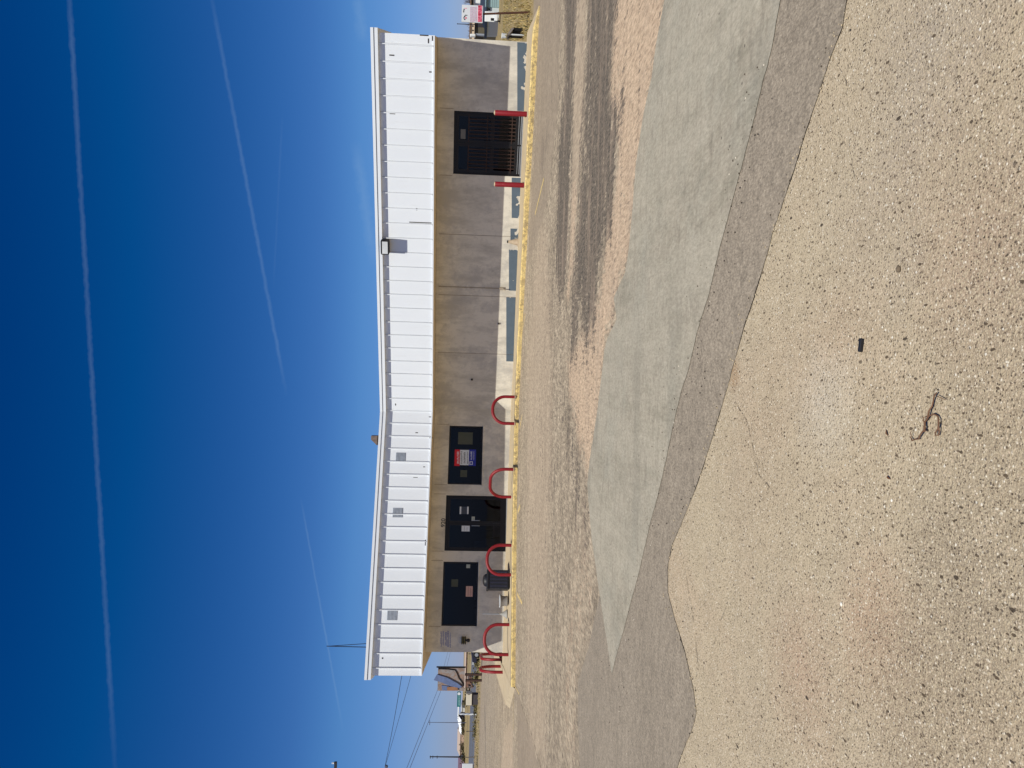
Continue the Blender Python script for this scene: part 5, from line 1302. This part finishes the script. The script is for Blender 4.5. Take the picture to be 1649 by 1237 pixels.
    m = MB(); m.tube([Vector((q.x, Yp, zq)), t], [0.14, 0.09], 6); part(m, 'shaft', M_mark, s, True); m = MB(); m.lathe(t, [(0.12, 0), (0.16, 0.08), (0.05, 0.2)], 8); part(m, 'finial', M_mark, s)
    b = GH(815.5, 58); s = thing('white_bucket', 'white tub standing on dry grass at the right end of the store', 'tub', b); hgt = P(808.5, 58, b.y).z - b.z; r_ = 4.0 * b.y / FPX
    m = MB(); m.lathe(b, [(r_ * 0.86, 0), (r_, hgt * 0.9), (r_ * 1.08, hgt * 0.9), (r_ * 1.08, hgt)], 16); part(m, 'tub', M_paper, s, True); m = MB(); m.lathe(b + Vector((0, 0, hgt)), [(r_ * 1.0, 0.002), (r_ * 0.9, 0.03)], 16); part(m, 'lid', mw, s)
    b = GH(844, 51); Yk = b.y; s = thing('utility_pedestal', 'black utility pedestal with a slanted grey hood in the dry grass', 'pedestal', b)
    m = MB(); pbox(m, 826, 44.6, 844, 49.5, Yk, 0.3, 0, True); part(m, 'body', M_black2, s, bevel=0.02)
    m = MB(); a0, a1 = P(826, 46, Yk - 0.04), P(818, 56, Yk - 0.04); m.hexa([a1 + Vector((0, 0, -0.05)), a0 + Vector((0.03, 0, -0.05)), a0 + Vector((0.03, 0.4, -0.05)), a1 + Vector((0, 0.4, -0.05)), a1 + Vector((0, 0, 0.04)), a0 + Vector((0.03, 0, 0.04)), a0 + Vector((0.03, 0.4, 0.04)), a1 + Vector((0, 0.4, 0.04))]); part(m, 'hood', simple('grey_hood', srgb(128, 120, 116), 0.7), s)
    m = MB(); pbox(m, 819, 55, 843, 56.6, Yk, 0.06, 0, True); part(m, 'stake', M_paper, s); m = MB(); pbox(m, 818, 57.6, 842, 59.6, Yk + 0.1, 0.1, 0, True); part(m, 'leg', M_black2, s)
    mb_ = simple('bare_bark', srgb(104, 92, 86), 0.9)
    for (py, Yt, hh, sd, lab) in ((2, 255, 13, 1, 'wide bare tree above the white clapboard house'), (12, 262, 12.5, 2, 'bare tree just above the pink printed sign'), (-16, 250, 13, 5, 'bare tree at the top right edge of the picture'), (47, 275, 11, 3, 'small bare tree right of the thin dark pole'), (56, 260, 11, 4, 'bare tree touching the right edge of the store')):
        q = P(765, py, Yt); bare_tree(Vector((q.x, Yt, gz(q.x, Yt))), hh, sd, lab, mb_)
right_land()
def grass_tufts():
    r = random.Random(21); m = MB()
    def blade(x, y, z, h):
        for k in range(4):
            a = r.uniform(0, 6.28); d = Vector((math.cos(a), math.sin(a), 0)); w = Vector((-d.y, d.x, 0)) * h * 0.09; p = Vector((x, y, z)); t = p + d * h * r.uniform(.2, .7) + Vector((0, 0, h * r.uniform(.6, 1)))
            m.add([p - w, p + w, t], [(0, 1, 2)], 0 if r.random() < 0.7 else 1)
    n = 0
    while n < 3200:
        y = 22 + 60 * r.random() ** 2; x = y * r.uniform(0.44, 0.66)
        if y - 0.28 * (x - 11) < 23.2 or x < 11.3: continue
        q = EB + WING['R'][0] * TER
        if (Vector((x, y, 0)) - q).dot(WING['R'][0]) < 0.25: continue
        blade(x, y, gz(x, y), r.uniform(.04, .13) * (1 + y / 60)); n += 1
    for i in range(1500):
        y = r.uniform(67, 86); blade(r.uniform(-0.62, -0.30) * y, y, 0, r.uniform(.06, .2))
    o = m.build('dry_grass', [simple('straw', srgb(186, 164, 112), 0.9, var=0.25), simple('green_grass', srgb(112, 112, 64), 0.9, var=0.3)])
    o['kind'] = 'stuff'; tag(o, 'short dry yellow grass beside the lot', 'grass')
grass_tufts()
